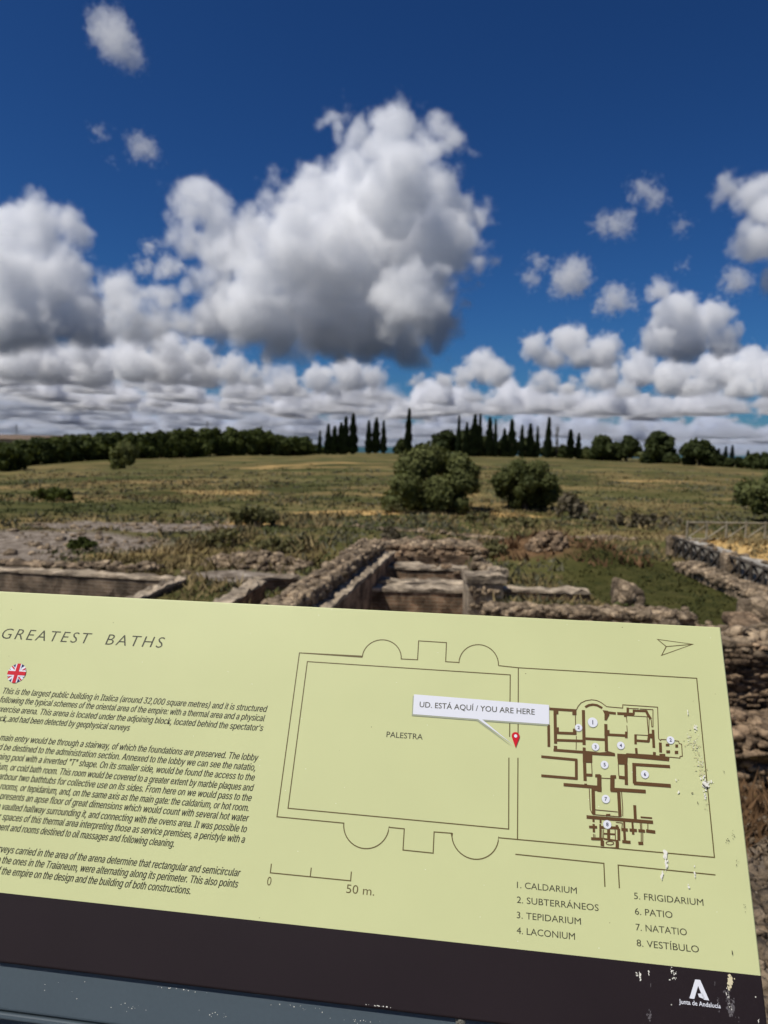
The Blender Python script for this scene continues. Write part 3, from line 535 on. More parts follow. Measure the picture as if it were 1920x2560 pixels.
# --- callout and pin
CAL = [(5.4, -81.7), (114.3, -80.2), (114.3, -65.1), (61.6, -65.2), (86.4, -47.2), (58.2, -65.3), (5.6, -65.7)]
t = Print(); t.add([(p[0] - .9, p[1] + 1.3) for p in CAL], [(0, 1, 2, 3, 5, 6), (3, 4, 5)]); t.build('callout_shadow_print', M_SHADE, H3)
t = Print(); t.add(CAL, [(0, 1, 2, 3, 5, 6), (3, 4, 5)]); cal = t.build('callout', M_WHITE, H4)
t = Print(); t.text('UD. ESTÁ AQUÍ / YOU ARE HERE', 10.6, -71.7, 4.3, uright=103.0, off=.004); t.build('callout_lettering', M_LEG, H5, cal)
t = Print(); t.poly([(88.05 + 3.1 * math.cos(R(a)), -54.1 - 3.1 * math.sin(R(a))) for a in range(-25, 206, 10)] + [(88.05, -45.2)]); pin = t.build('location_pin', M_RED, H5 + .1)
t = Print(); t.disc(88.05, -54.2, 1.25, 20); t.build('pin_hole', M_WHITE, H5 + .22, pin)
t = Print(); t.text('PALESTRA', -14.6, -46.3, 4.3, uright=14.7, off=.004); t.build('plan_lettering', M_LEG, H1)
for nlab, du, dv, r in (('1', 148, -68.9, 3.75), ('2', 137, -64.1, 2.8), ('3', 149.4, -50.4, 2.85), ('4', 168.6, -52.8, 2.85), ('5', 155.7, -37.6, 2.9), ('6', 185.3, -32.8, 2.9), ('7', 155.5, -12.9, 2.95), ('8', 155.8, 4.8, 2.95), ('2', 206.2, -59.5, 2.85)):
    t = Print(); t.disc(du - .3, dv + .4, r, 28); sh_ = t.build('disc_shade', M_SHADE, H3)
    t = Print(); t.disc(du, dv, r, 28); dd_ = t.build('number_disc', M_WHITE, H4); sh_.parent = dd_
    t = Print(); t.text(nlab, du, dv + r * .42, r * .84, align='C', off=.02); t.build('numeral', M_NUM, H5, dd_)
t = Print()
for v, ur, s_ in ((52.8, 132.4, '1. CALDARIUM'), (62.4, 147.3, '2. SUBTERRÁNEOS'), (72.1, 134.7, '3. TEPIDARIUM'), (81.8, 130.3, '4. LACONIUM')): t.text(s_, 89.8, v, 4.1, uright=ur)
t.build('legend_lettering', M_LEG, H1); t = Print()
for v, ur, s_ in ((52.5, 219.6, '5. FRIGIDARIUM'), (62.2, 197.9, '6. PATIO'), (72.0, 206.7, '7. NATATIO'), (81.6, 213.8, '8. VESTÍBULO')): t.text(s_, 172.3, v, 4.1, uright=ur)
t.build('legend_lettering', M_LEG, H1)
# --- emblem on the dark band
t = Print(); t.poly([(209.6, 97.7), (212.9, 97.6), (217.6, 108.9), (214.2, 108.8), (211.2, 101.2), (208.0, 109.0), (204.9, 108.9)])
t.poly([(210.6, 105.7), (214.0, 105.3), (215.0, 108.2), (213.9, 108.3), (211.2, 107.6)])
lg = t.build('emblem', M_WHITE, H1)
t = Print(); t.text('Junta de Andalucía', 197.9, 112.6, 2.55, uright=224.6, off=.012); t.build('emblem_lettering', M_WHITE, H1 + .02, lg)
# --- droppings, dirt, chips and a painted glint: each patch a part of its own
def fl(name, m, hh, u, v, ru, rv, n, size, seed, ang=0.0, stretch=1.0, extra=()):
    t = Print(); t.flecks(u, v, ru, rv, n, size, seed, ang, stretch)
    for e in extra: t.flecks(*e)
    o = t.build(name, m, hh)
    bm = bmesh.new(); bm.from_mesh(o.data); g_ = np.random.default_rng(seed)
    for f in bm.faces:                       # thin crusts at slightly different heights
        dz = PH * (g_.random() * .12 * SC)
        for x in f.verts: x.co += dz
    bm.to_mesh(o.data); bm.free(); return o
fl('dirt_smear', M_TAN, .45, 221, -62, 4, 8, 16, .8, 20, .1, 1, [(224, -54, 4, 9, 22, .9, 21), (225.5, -45, 3.2, 10, 26, .9, 22), (227.5, -35, 2.6, 9, 26, .9, 23), (228, -17, 2, 7, 14, .8, 24)])
fl('white_dropping', M_GUANO_GLINT, .9, 228.6, -28.8, 2.2, 2.9, 60, .85, 5, 0, 1, [(232.6, -31, 3.2, 1.2, 16, .55, 6, -.4), (227.6, -20.5, 1.0, 3.4, 18, .6, 7), (228, -34, 1.6, 2.6, 12, .55, 8), (226, -44, 2.6, 8, 14, .35, 4), (224, -57, 3, 6, 14, .35, 3), (220, -62, 2, 4, 12, .4, 2), (225.2, -70, 1.6, 2.6, 22, .5, 1)])
fl('white_dropping', M_GUANO_GLINT, .9, 195.9, 20.5, 1.1, 2.6, 26, .8, 9, .1, 2, [(196.3, 28, 1.2, 3.4, 22, .65, 10, .1, 2), (192.6, 35.5, .9, 3.0, 22, .65, 11, .25, 2)])
fl('white_scratch', M_GUANO_GLINT, .9, 215, 33, .5, 3.4, 12, .4, 13, 0, 2.2, [(210.5, 41.5, 1.1, 2, 6, .45, 16, .5, 2)])
fl('white_scratch', M_GUANO_GLINT, .9, 220.8, -81, .4, 3.4, 9, .4, 14, -.1, 2.4); fl('white_scratch', M_GUANO_GLINT, .9, 207.8, -30.2, .4, 1, 4, .4, 15, 0, 2); fl('white_scratch', M_GUANO_GLINT, .9, 208.8, -21.7, .5, 1.1, 5, .5, 17, 0, 2)
fl('paint_chip', M_GUANO_GLINT, .3, 171.4, 98.6, 1.1, 1.6, 13, .42, 31, -.5, 1, [(173.4, 99.2, .6, 3.0, 20, .48, 32, 0, 1.8)])
fl('paint_chip', M_GUANO_GLINT, .3, 179.3, 96.8, .5, 2.2, 9, .4, 33, 0, 1.6); fl('paint_chip', M_GUANO_GLINT, .3, 195.2, 94.8, 2.4, 1.5, 22, .5, 34, .6, 1, [(196, 98.4, 2.0, .6, 6, .4, 35)]); fl('paint_chip', M_GUANO_GLINT, .3, 192.8, 99.7, .4, .7, 4, .4, 36)
fl('paint_chip', M_GUANO_GLINT, .3, 192.8, 113.6, .7, .5, 4, .3, 41); fl('paint_chip', M_GUANO_GLINT, .3, 247.5, 104, .3, .5, 3, .4, 42); fl('paint_chip', M_GUANO_GLINT, .3, 248, 117, .4, 1.4, 5, .4, 43, 0, 2); fl('paint_chip', M_GREYDIRT, .3, 222.2, 98.5, .35, 1.3, 5, .3, 44, 0, 2); fl('paint_chip', M_GREYDIRT, .3, 180, 104, .4, 1.3, 5, .35, 46, 0, 2)
fl('grey_scuff', M_GREYDIRT, .14, 178, 122, 1.4, 3.2, 16, .7, 51, .2, 1.6); fl('grey_scuff', M_GREYDIRT, .14, 232, 112, 3.0, 7, 44, .8, 52, 0, 1.6, [(230, 104, 2.2, 4, 20, .6, 53, 0, 1.8), (223.4, 110, .7, 5, 12, .4, 39, 0, 2)])
fl('scratched_paint', M_GUANO_GLINT, .3, 230, 104, 1.6, 4, 12, .26, 37, 0, 2.8, [(230.4, 112, 1.5, 4, 8, .24, 38, .1, 3)])
fl('cream_dropping', M_CREAM, .5, 232.3, 96.2, 1.7, 2.3, 55, 1.15, 61, 0, 1, [(230.8, 100.6, .6, 1.4, 10, .6, 62)])
t = Print(); t.line([(226.6, -29.2), (227.2, -27.8), (228.6, -26.8), (230.2, -27.0)], .8); t.build('dark_crust', M_DIRT, 1.2)
for a in ((218.6, -22, .7, .6, 5, .4, 71), (222.1, -15.4, .35, 2.2, 6, .35, 72, 0, 1.8), (243, -38.7, .6, .8, 5, .3, 73), (240.4, 8, 1.3, 4.0, 11, .42, 75, .15), (244.5, 4, 1.0, 3.4, 9, .4, 76), (245, 22, 1.6, 4, 8, .34, 77), (247, 50, 1.1, 5, 6, .34, 78), (235.4, 80, .25, 1.3, 5, .45, 79, 0, 2), (225.8, -90.5, .4, .25, 3, .4, 80)): fl('dirt_fleck', M_DIRT, .8, *a)
fl('painted_glint', M_GUANO_GLINT, .25, -2, 134.6, 8, .2, 18, .42, 92)  # sun glint on the band's lower edge, painted as white flecks
for k, (u, v, ru, rv, n) in enumerate(((-150, 140, 30, .7, 12), (-185, 155, 12, 2.6, 12), (-235, 148, 26, 5, 6), (-60, 142, 24, 1.4, 14), (-120, 152, 18, 4, 9), (-20, 145, 16, 1.6, 12), (30, 144, 12, 1.2, 8))): fl('bar_scuff', M_GUANO_GLINT, -4.05, u, v, ru, rv, n, .36, 100 + k)
# a lichen crumb lying on the bar
v_, f_ = ICO[3]; g = np.random.default_rng(3); d = 1 + .25 * np.sin(v_ @ g.normal(0, 4, (3, 5))).sum(1) / 2.2; 
cp = pan(51.5, 137.5, -6) + SB
pb = obj('pebble', np_mesh('pebble', v_ * d[:, None] * np.array([.0052, .005, .0085]), f_, mat('pebble_stone', (.42, .40, .34), .9, [(.16, .15, .12)], 900, 3, .6, 1500), True), None, cp)
tag(pb, 'rough pale crumb of lichened stone lodged at the sign\'s lower edge', 'pebble')
# ---------------------------------------------------------------- terrain
def sstep(a, b, x): t = np.clip((x - a) / (b - a), 0, 1); return t * t * (3 - 2 * t)
def vnoise(x, y, seed):
    r = np.random.default_rng(seed).random((64, 64)); xi = np.floor(x).astype(int); yi = np.floor(y).astype(int); fx = x - xi; fy = y - yi
    fx = fx * fx * (3 - 2 * fx); fy = fy * fy * (3 - 2 * fy); g = lambda a, b: r[a % 64, b % 64]
    return (g(xi, yi) * (1 - fx) + g(xi + 1, yi) * fx) * (1 - fy) + (g(xi, yi + 1) * (1 - fx) + g(xi + 1, yi + 1) * fx) * fy
def fbm(x, y, seed, o=4):
    s = 0; a = .5; 
    for k in range(o): s = s + a * vnoise(x * 2.03 ** k + 17 * k, y * 2.03 ** k + 31 * k, seed + k); a *= .5
    return s / (1 - .5 ** o)
ZR = -1.3                                     # level of the excavated ground; the viewing platform is 0
def pitmask(x, y):
    """(depth, weight) of the sunken rooms"""
    def rect(x0, x1, y0, y1, e=.18): return sstep(x0 - e, x0 + e, x) * (1 - sstep(x1 - e, x1 + e, x)) * sstep(y0 - e, y0 + e, y) * (1 - sstep(y1 - e, y1 + e, y))
    a = rect(-9.6, -4.55 + (y - 12.7) * .2, 7.5, 14.6 + (-5.3 - x) * .12); b = rect(-2.3, -1.15 + (y - 10.2) * .148, 8.5, 13.7)
    c = rect(-.85 + (y - 10.9) * .168, 2.0, 8.0, 19.8)
    return a, b, c
def ground(x, y):
    x = np.asarray(x, float); y = np.asarray(y, float); ys = np.maximum(y, 1.0)
    a = x / ys
    A = [-.75, -.53, -.36, -.2, 0, .1, .3, .45, .53, .75]
    yc = np.interp(a, A, [120, 130, 165, 200, 210, 210, 200, 165, 150, 140]); zc = np.interp(a, A, [-3.2, -3.0, -1.6, -.7, .75, .5, .3, -.35, -.8, -1.2])
    t = np.clip((y - 33) / (yc - 33), 0, 1.0)
    z = ZR + (zc - ZR) * (t ** .92)
    z = z - np.maximum(0, y - yc) * .012 + np.maximum(0, y - yc - 150) * .010
    z = z + (fbm(x / 12, y / 15, 3) - .5) * 1.0 * sstep(24, 70, y)
    z = z + (fbm(x / 2.2, y / 2.2, 5) - .5) * .22 * sstep(4, 8, y) * (1 - sstep(70, 120, y))
    z = z + .7 * np.exp(-(((x - 14) / 45) ** 2 + ((y - 125) / 55) ** 2)) - .35 * np.exp(-(((x + 25) / 18) ** 2 + ((y - 85) / 30) ** 2))
    # rust coloured earth heap, straw terrace on the right, bank behind the rooms
    z = z + .55 * np.exp(-(((x - 4.6) / 1.7) ** 2 + ((y - 18.8) / 2.0) ** 2))
    z = z + .56 * sstep(8.2, 8.9, x - .02 * (y - 14)) * sstep(8, 11, y) * (1 - sstep(20.5, 23, y))
    z = z + .25 * np.exp(-(((x + 1.5) / 3.5) ** 2 + ((y - 22) / 3) ** 2))
    pa, pb, pc = pitmask(x, y)
    z = z - 1.2 * pa - .75 * pb - .75 * pc
    k = 1 - sstep(2.95, 3.35, y)
    return z * (1 - k) + k * (fbm(x * 3, y * 3, 9) - .5) * .03
def g1(x, y): return float(ground(np.array([x]), np.array([y]))[0])

rows = np.concatenate([np.linspace(-5, 2.6, 24), np.arange(2.8, 40, .16), 40 * 1.028 ** np.arange(0, 175)])
tt_ = np.linspace(-1, 1, 281)
Xg = tt_[None, :] * (5 + .78 * np.maximum(rows, 0))[:, None]; Yg = np.repeat(rows[:, None], len(tt_), 1)
Zg = ground(Xg, Yg)
nr, nc = Xg.shape; idx = np.arange(nr * nc).reshape(nr, nc)
quads = np.stack([idx[:-1, :-1], idx[:-1, 1:], idx[1:, 1:], idx[1:, :-1]], -1).reshape(-1, 4)
def ell(x, y, cx, cy, rx, ry): return np.clip(1.4 - np.sqrt(((x - cx) / rx) ** 2 + ((y - cy) / ry) ** 2), 0, 1)
def zones(x, y):
    a = np.maximum.reduce([ell(x, y, -10.5, 20.0, 5.0, 2.6), ell(x, y, -7.6, 24.4, 4.6, 1.8), .95 * ell(x, y, -9.3, 17.0, 2.0, 1.0), .85 * ell(x, y, -3.0, 15.4, 1.6, .9), ell(x, y, 5.2, 9.6, 4.5, 2.6), 1 - sstep(3.3, 3.8, y), *[1.6 * p for p in pitmask(x, y)]])
    straw = np.maximum.reduce([sstep(8.25, 8.6, x - .02 * (y - 14)) * (1 - sstep(19.2, 20.4, y)) * sstep(9, 12, y), .8 * ell(x, y, -1.2, 31.2, 2.6, 1.3), .8 * ell(x, y, 4.4, 31.6, 3.6, 1.1), .9 * ell(x, y, -4.6, 25.5, 1.6, 1.3), .52 * ell(x, y, -10, 44, 5, 5), .5 * ell(x, y, 3, 46, 5, 5), .45 * ell(x, y, 22, 70, 12, 8), .45 * ell(x, y, -9, 90, 14, 11)])
    rust = ell(x, y, 4.6, 18.6, 2.0, 1.7); green = np.maximum(ell(x, y, 6.3, 15.0, 2.6, 4.2), .6 * ell(x, y, -14, 42, 4, 3))
    return a, straw, rust, green
gm_ = bpy.data.materials.new('field_earth'); gm_.use_nodes = True; nt = gm_.node_tree; b_ = nt.nodes['Principled BSDF']; b_.inputs['Roughness'].default_value = .95; b_.inputs['Specular IOR Level'].default_value = .1
def nz(nt, scale, det=6, rough=.62, vec=None, sc=(1, 1, 1)):
    tc = nt.nodes.new('ShaderNodeTexCoord'); mp = nt.nodes.new('ShaderNodeMapping'); mp.inputs['Scale'].default_value = sc
    n = nt.nodes.new('ShaderNodeTexNoise'); n.inputs['Scale'].default_value = scale; n.inputs['Detail'].default_value = det; n.inputs['Roughness'].default_value = rough
    nt.links.new(tc.outputs['Object'], mp.inputs[0]); nt.links.new(mp.outputs[0], n.inputs['Vector']); return n.outputs[0]
def rampn(nt, fac, stops):
    r = nt.nodes.new('ShaderNodeValToRGB')
    while len(r.color_ramp.elements) < len(stops): r.color_ramp.elements.new(.5)
    for e, (p, c) in zip(r.color_ramp.elements, stops): e.position = p; e.color = (*c, 1)
    nt.links.new(fac, r.inputs[0]); return r.outputs[0]
def mixn(nt, fac, a, b):
    m = nt.nodes.new('ShaderNodeMix'); m.data_type = 'RGBA'
    for i, x in ((0, fac), (6, a), (7, b)):
        if hasattr(x, 'links'): nt.links.new(x, m.inputs[i])
        elif i == 0: m.inputs[0].default_value = x
        else: m.inputs[i].default_value = (*x, 1)
    return m.outputs[2]
def attr(nt, name, noise_, k=1.2):
    a = nt.nodes.new('ShaderNodeAttribute'); a.attribute_name = name
    s = nt.nodes.new('ShaderNodeMath'); s.operation = 'MULTIPLY_ADD'; nt.links.new(noise_, s.inputs[0]); s.inputs[1].default_value = k; s.inputs[2].default_value = -k / 2
    m = nt.nodes.new('ShaderNodeMath'); m.operation = 'ADD'; nt.links.new(a.outputs['Fac'], m.inputs[0]); nt.links.new(s.outputs[0], m.inputs[1])
    r = nt.nodes.new('ShaderNodeMapRange'); nt.links.new(m.outputs[0], r.inputs[0]); r.inputs[1].default_value = .38; r.inputs[2].default_value = .62; return r.outputs[0]
big = nz(nt, .06, 5, .6, sc=(.5, 1, 1)); mid = nz(nt, .22, 7, .6, sc=(.4, 1, 1)); fine = nz(nt, 3.2, 8, .72)
c1 = rampn(nt, mid, [(.39, (0.056, 0.057, 0.017)), (.45, (0.095, 0.083, 0.028)), (.53, (0.133, 0.105, 0.040)), (.59, (0.210, 0.150, 0.061))])
c2 = rampn(nt, mid, [(.39, (0.046, 0.053, 0.014)), (.47, (0.081, 0.080, 0.025)), (.57, (0.108, 0.102, 0.038)), (.60, (0.168, 0.136, 0.052))])
c = mixn(nt, rampn(nt, big, [(.42, (0, 0, 0)), (.58, (1, 1, 1))]), c1, c2)
stone = rampn(nt, fine, [(.32, (.060, .046, .033)), (.44, (.135, .108, .082)), (.56, (.24, .20, .16)), (.70, (.38, .33, .27))])
c = mixn(nt, attr(nt, 'stony', mid), c, stone)
c = mixn(nt, attr(nt, 'straw', mid), c, rampn(nt, fine, [(.3, (.27, .165, .055)), (.5, (.46, .30, .115)), (.7, (.60, .43, .19))]))
c = mixn(nt, attr(nt, 'rust', mid), c, rampn(nt, fine, [(.3, (.06, .045, .018)), (.45, (.12, .07, .034)), (.7, (.21, .125, .065))]))
c = mixn(nt, attr(nt, 'green', mid), c, rampn(nt, fine, [(.3, (.026, .030, .008)), (.5, (.048, .048, .012)), (.7, (.085, .075, .025))]))
nt.links.new(c, b_.inputs['Base Color'])
bp = nt.nodes.new('ShaderNodeBump'); bp.inputs['Strength'].default_value = .7; bp.inputs['Distance'].default_value = .06; nt.links.new(fine, bp.inputs['Height']); nt.links.new(bp.outputs[0], b_.inputs['Normal'])
me = np_mesh('ground', np.stack([Xg, Yg, Zg], -1).reshape(-1, 3), quads, gm_, True)
for nm, arr in zip(('stony', 'straw', 'rust', 'green'), zones(Xg, Yg)):
    at_ = me.attributes.new(nm, 'FLOAT', 'POINT'); at_.data.foreach_set('value', arr.astype(np.float32).ravel())
tag(obj('ground', me), kind='structure')
gz = lambda px, py: at_z(px, py, ZR)

# ---------------------------------------------------------------- ruins
RUB = [mat('rubble_grey', (0.161, 0.124, 0.085), .95, [(0.421, 0.330, 0.231), (0.231, 0.178, 0.122)], 5.0, 10, 1.0, 24), mat('rubble_warm', (0.105, 0.073, 0.047), .95, [(0.380, 0.275, 0.180), (0.225, 0.161, 0.105)], 5.0, 10, 1.0, 24), mat('rubble_dark', (0.120, 0.088, 0.061), .95, [(0.309, 0.238, 0.165), (0.190, 0.143, 0.098)], 5.0, 10, 1.0, 24)]
def brick_mat(name, c1, c2, mortar, sc=1.0):
    m = bpy.data.materials.new(name); m.use_nodes = True; nt = m.node_tree; b = nt.nodes['Principled BSDF']; b.inputs['Roughness'].default_value = .95; b.inputs['Specular IOR Level'].default_value = .1
    tc = nt.nodes.new('ShaderNodeTexCoord'); sp = nt.nodes.new('ShaderNodeSeparateXYZ'); cb = nt.nodes.new('ShaderNodeCombineXYZ'); ad = nt.nodes.new('ShaderNodeMath'); ad.operation = 'ADD'
    nt.links.new(tc.outputs['Object'], sp.inputs[0]); nt.links.new(sp.outputs[0], cb.inputs[0]); nt.links.new(sp.outputs[1], ad.inputs[0]); nt.links.new(sp.outputs[2], ad.inputs[1]); nt.links.new(ad.outputs[0], cb.inputs[1])
    n = nt.nodes.new('ShaderNodeTexNoise'); n.inputs['Scale'].default_value = 3; n.inputs['Detail'].default_value = 5
    br = nt.nodes.new('ShaderNodeTexBrick'); br.inputs['Scale'].default_value = 1; br.inputs['Brick Width'].default_value = .29 * sc; br.inputs['Row Height'].default_value = .07 * sc; br.inputs['Mortar Size'].default_value = .012
    br.inputs['Color1'].default_value = (*c1, 1); br.inputs['Color2'].default_value = (*c2, 1); br.inputs['Mortar'].default_value = (*mortar, 1)
    nt.links.new(cb.outputs[0], br.inputs['Vector']); nt.links.new(tc.outputs['Object'], n.inputs['Vector'])
    w = rampn(nt, n.outputs[0], [(.35, (.45, .45, .45)), (.65, (1.25, 1.2, 1.15))])
    mx = nt.nodes.new('ShaderNodeMix'); mx.data_type = 'RGBA'; mx.blend_type = 'MULTIPLY'; mx.inputs[0].default_value = 1; nt.links.new(br.outputs[0], mx.inputs[6]); nt.links.new(w, mx.inputs[7]); nt.links.new(mx.outputs[2], b.inputs['Base Color'])
    bp = nt.nodes.new('ShaderNodeBump'); bp.inputs['Strength'].default_value = .6; bp.inputs['Distance'].default_value = .02; nt.links.new(br.outputs['Fac'], bp.inputs['Height']); bp.invert = True; nt.links.new(bp.outputs[0], b.inputs['Normal'])
    return m
BRICK = brick_mat('old_brick', (.29, .19, .125), (.215, .14, .09), (.30, .245, .18)); BRICKG = brick_mat('grey_brick', (.19, .15, .11), (.13, .10, .075), (.21, .18, .145))
CAPM = mat('ledge_mortar', (.19, .152, .112), .95, [(.43, .36, .275), (.29, .24, .18)], 4, 8, .5, 20)
def stonetone(m, scale):                     # every stone its own tone, darker joints
    nt = m.node_tree; b = nt.nodes['Principled BSDF']; src = b.inputs['Base Color'].links[0].from_socket; tc = nt.nodes.new('ShaderNodeTexCoord')
    v = nt.nodes.new('ShaderNodeTexVoronoi'); v.inputs['Scale'].default_value = scale; nt.links.new(tc.outputs['Object'], v.inputs['Vector'])
    sp = nt.nodes.new('ShaderNodeSeparateColor'); nt.links.new(v.outputs['Color'], sp.inputs[0])
    tone = rampn(nt, sp.outputs[0], [(0.0, (.50, .48, .46)), (.5, (1.0, .98, .94)), (1.0, (1.45, 1.40, 1.32))])
    d = nt.nodes.new('ShaderNodeTexVoronoi'); d.feature = 'DISTANCE_TO_EDGE'; d.inputs['Scale'].default_value = scale; nt.links.new(tc.outputs['Object'], d.inputs['Vector'])
    jt = rampn(nt, d.outputs['Distance'], [(.0, (.42, .40, .37)), (.10, (1, 1, 1))])
    for t in ((tone, jt) if scale > 5.5 else (tone,)):
        mx = nt.nodes.new('ShaderNodeMix'); mx.data_type = 'RGBA'; mx.blend_type = 'MULTIPLY'; mx.inputs[0].default_value = 1; nt.links.new(src, mx.inputs[6]); nt.links.new(t, mx.inputs[7]); src = mx.outputs[2]
    nt.links.new(src, b.inputs['Base Color'])
for m_, s_ in zip(RUB + [CAPM, BRICK, BRICKG], (7, 8, 7, 4, 5, 4)): stonetone(m_, s_)
def stones(pos, dims, g, sub=2, p=.55, rough=.28, tilt=.15):
    """many irregular blocks in one mesh"""
    bv, bf = ICO[sub]; nv = len(bv); n = len(pos)
    sv = np.sign(bv) * np.abs(bv) ** p; sv /= np.abs(sv).max()
    V = np.repeat(sv[None], n, 0) * (1 + rough * (g.random((n, nv, 1)) - .5))
    fr = g.normal(0, 2.4, (n, 3, 3)); V = V * (1 + .13 * np.sin(np.einsum('nij,kj->nki', fr, bv)).sum(-1, keepdims=True))
    V = V * np.asarray(dims)[:, None, :]
    az = g.uniform(0, 6.283, n) if np.ndim(tilt) == 0 and tilt > .5 else g.normal(0, .12, n)
    ax = g.normal(0, min(tilt, .35), n); ca, sa = np.cos(az), np.sin(az); cb, sb_ = np.cos(ax), np.sin(ax)
    x, y, z = V[..., 0], V[..., 1], V[..., 2]
    y, z = y * cb[:, None] - z * sb_[:, None], y * sb_[:, None] + z * cb[:, None]
    x, y = x * ca[:, None] - y * sa[:, None], x * sa[:, None] + y * ca[:, None]
    V = np.stack([x, y, z], -1) + np.asarray(pos)[:, None, :]
    F = (bf[None] + (np.arange(n) * nv)[:, None, None]).reshape(-1, 3)
    return V.reshape(-1, 3), F
def frame_of(p0, p1):
    d = Vector((p1.x - p0.x, p1.y - p0.y, 0)); return d.length, math.atan2(d.y, d.x)
def block_mesh(Lx, w, h, base, g, nx, rag=.05, top=0.0, nz_=6, ny=4):
    """a worn box in local axes: X along, Z up, ragged top"""
    xs = np.linspace(0, Lx, nx + 1); ys = np.linspace(-w / 2, w / 2, ny + 1); zs = np.linspace(base, h, nz_ + 1)
    vid, V, F = {}, [], []
    def vert(i, j, k):
        if (i, j, k) not in vid:
            x, y, z = xs[i], ys[j], zs[k]
            if k == nz_: z += g.normal(0, rag) + top * (g.random() - .5)
            e = .25 * rag
            vid[(i, j, k)] = len(V); V.append((x + g.normal(0, e), y + g.normal(0, e), z + (g.normal(0, e) if 0 < k < nz_ else 0)))
        return vid[(i, j, k)]
    for i in range(nx):
        for k in range(nz_):
            F.append((vert(i, 0, k), vert(i + 1, 0, k), vert(i + 1, 0, k + 1), vert(i, 0, k + 1))); F.append((vert(i + 1, ny, k), vert(i, ny, k), vert(i, ny, k + 1), vert(i + 1, ny, k + 1)))
        for j in range(ny): F.append((vert(i, j, nz_), vert(i + 1, j, nz_), vert(i + 1, j + 1, nz_), vert(i, j + 1, nz_)))
    for j in range(ny):
        for k in range(nz_):
            F.append((vert(0, j + 1, k), vert(0, j, k), vert(0, j, k + 1), vert(0, j + 1, k + 1))); F.append((vert(nx, j, k), vert(nx, j + 1, k), vert(nx, j + 1, k + 1), vert(nx, j, k + 1)))
    return V, F
def wall(name, label, p0, p1, w, ztop, zbase, m, seed, cap=None, capn=0, capsize=.14, rag=.04, capm=None, face_stones=0, ss=(.16, .1, .09), fm=None, group=None):
    """a ruined wall from p0 to p1: masonry body, rubble top, optional facing stones"""
    g = np.random.default_rng(seed); L_, az = frame_of(p0, p1); zg = ztop
    root = empty(name, (p0.x, p0.y, zbase), label, 'ruined wall', group, az)
    V, F = block_mesh(L_, w, ztop - zbase, 0.0, g, max(3, int(L_ / .3)), rag)
    obj('masonry', np_mesh('masonry', V, F, m), root)
    if capn:
        n = capn; pos = np.stack([g.uniform(0, L_, n), g.uniform(-w / 2, w / 2, n) * .95, ztop - zbase + g.normal(0, .03, n)], 1); d = capsize * g.uniform(.45, 1.25, (n, 1)) * np.array([1.2, .9, .55]) * g.uniform(.7, 1.3, (n, 3))
        V, F = stones(pos, d, g, 2, .7, .3, .6); obj('rubble_top', np_mesh('rubble_top', V, F, capm or RUB[0], True), root)
    if face_stones:
        H_ = ztop - zbase
        for side in (-1, 1):
            P_, D_ = [], []
            z = 0.05
            while z < H_ + .02:
                hh = ss[2] * g.uniform(.75, 1.3); x = -g.uniform(0, ss[0])
                while x < L_ + .05:
                    ww = ss[0] * g.uniform(.6, 1.7); P_.append((x + ww / 2, side * (w / 2 + g.normal(0, .02)), z + hh / 2 + g.normal(0, .012))); D_.append((ww * .52, ss[1] * g.uniform(.7, 1.2), hh * .52)); x += ww
                z += hh
            V, F = stones(P_, D_, g, 2, .6, .22, .06); obj('facing_stones', np_mesh('facing_stones', V, F, fm or RUB[1], True), root)
    return root
def ledge(root, L_, w, h, m=CAPM, over=.025, th=.05, seed=0):
    g = np.random.default_rng(seed); V, F = block_mesh(L_, w + 2 * over, th, 0.0, g, max(3, int(L_ / .18)), .022, 0, 1, 3)
    obj('coping', np_mesh('coping', [(x, y, z + h + .002) for x, y, z in V], F, m), root)
A2 = lambda px, py, z: at_z(px, py, z)
# the long rubble wall running away from the sign, and the brick retaining wall beside it
r = wall('rubble_wall', 'thick grey rubble wall running away from the sign beside the stepped rooms', Vector((-1.72, 8.2, 0)), Vector((-.64, 14.6, 0)), .36, -.80, -2.1, RUB[2], 11, capn=700, capsize=.10, rag=.06, face_stones=1, ss=(.17, .06, .10), fm=RUB[0])
r = wall('rubble_wall', 'smoother pale far end of the long rubble wall', Vector((-.62, 14.75, 0)), Vector((-.24, 17.2, 0)), .42, -.74, -2.0, RUB[0], 12, capn=260, capsize=.08, rag=.04, face_stones=1, ss=(.16, .08, .09), fm=RUB[0])
p0, p1 = Vector((-1.40, 8.3, 0)), Vector((.10, 17.2, 0)); r = wall('brick_wall', 'narrow brick retaining wall with its right side in deep shade', p0 + Vector((.05, 0, 0)), p1 + Vector((.05, 0, 0)), .26, -.98, -2.2, BRICK, 13, rag=.01); ledge(r, (p1 - p0).length, .26, 1.22, seed=1)
for k, (pl_, pr_, zt, zb, w_, lab, n) in enumerate((((906, 1459), (1146, 1464), -1.33, -2.12, .4, 'thin brick step rising just behind the nearest step wall', 0), ((842, 1476), (1146, 1483), -1.36, -2.15, .55, 'nearest brick step wall between the rubble wall and the carved pier', 0), ((944, 1422), (1146, 1428), -1.22, -2.1, .6, 'middle brick step wall below the rubble bank', 30), ((966, 1388), (1150, 1392), -1.10, -2.1, .6, 'farthest low step wall under the rubble bank', 70))):
    a, b = A2(*pl_, zt), A2(*pr_, zt); a.z = b.z = 0; o_ = Vector((0, w_ / 2 + .02, 0)); a += o_; b += o_ + Vector((.25, 0, 0))
    r = wall('brick_wall', lab, a, b, w_, zt, zb, BRICK, 20 + k, capn=n, capsize=.1, rag=.015, capm=RUB[1])
    if k < 3: ledge(r, frame_of(a, b)[0], w_, zt - zb, seed=k)
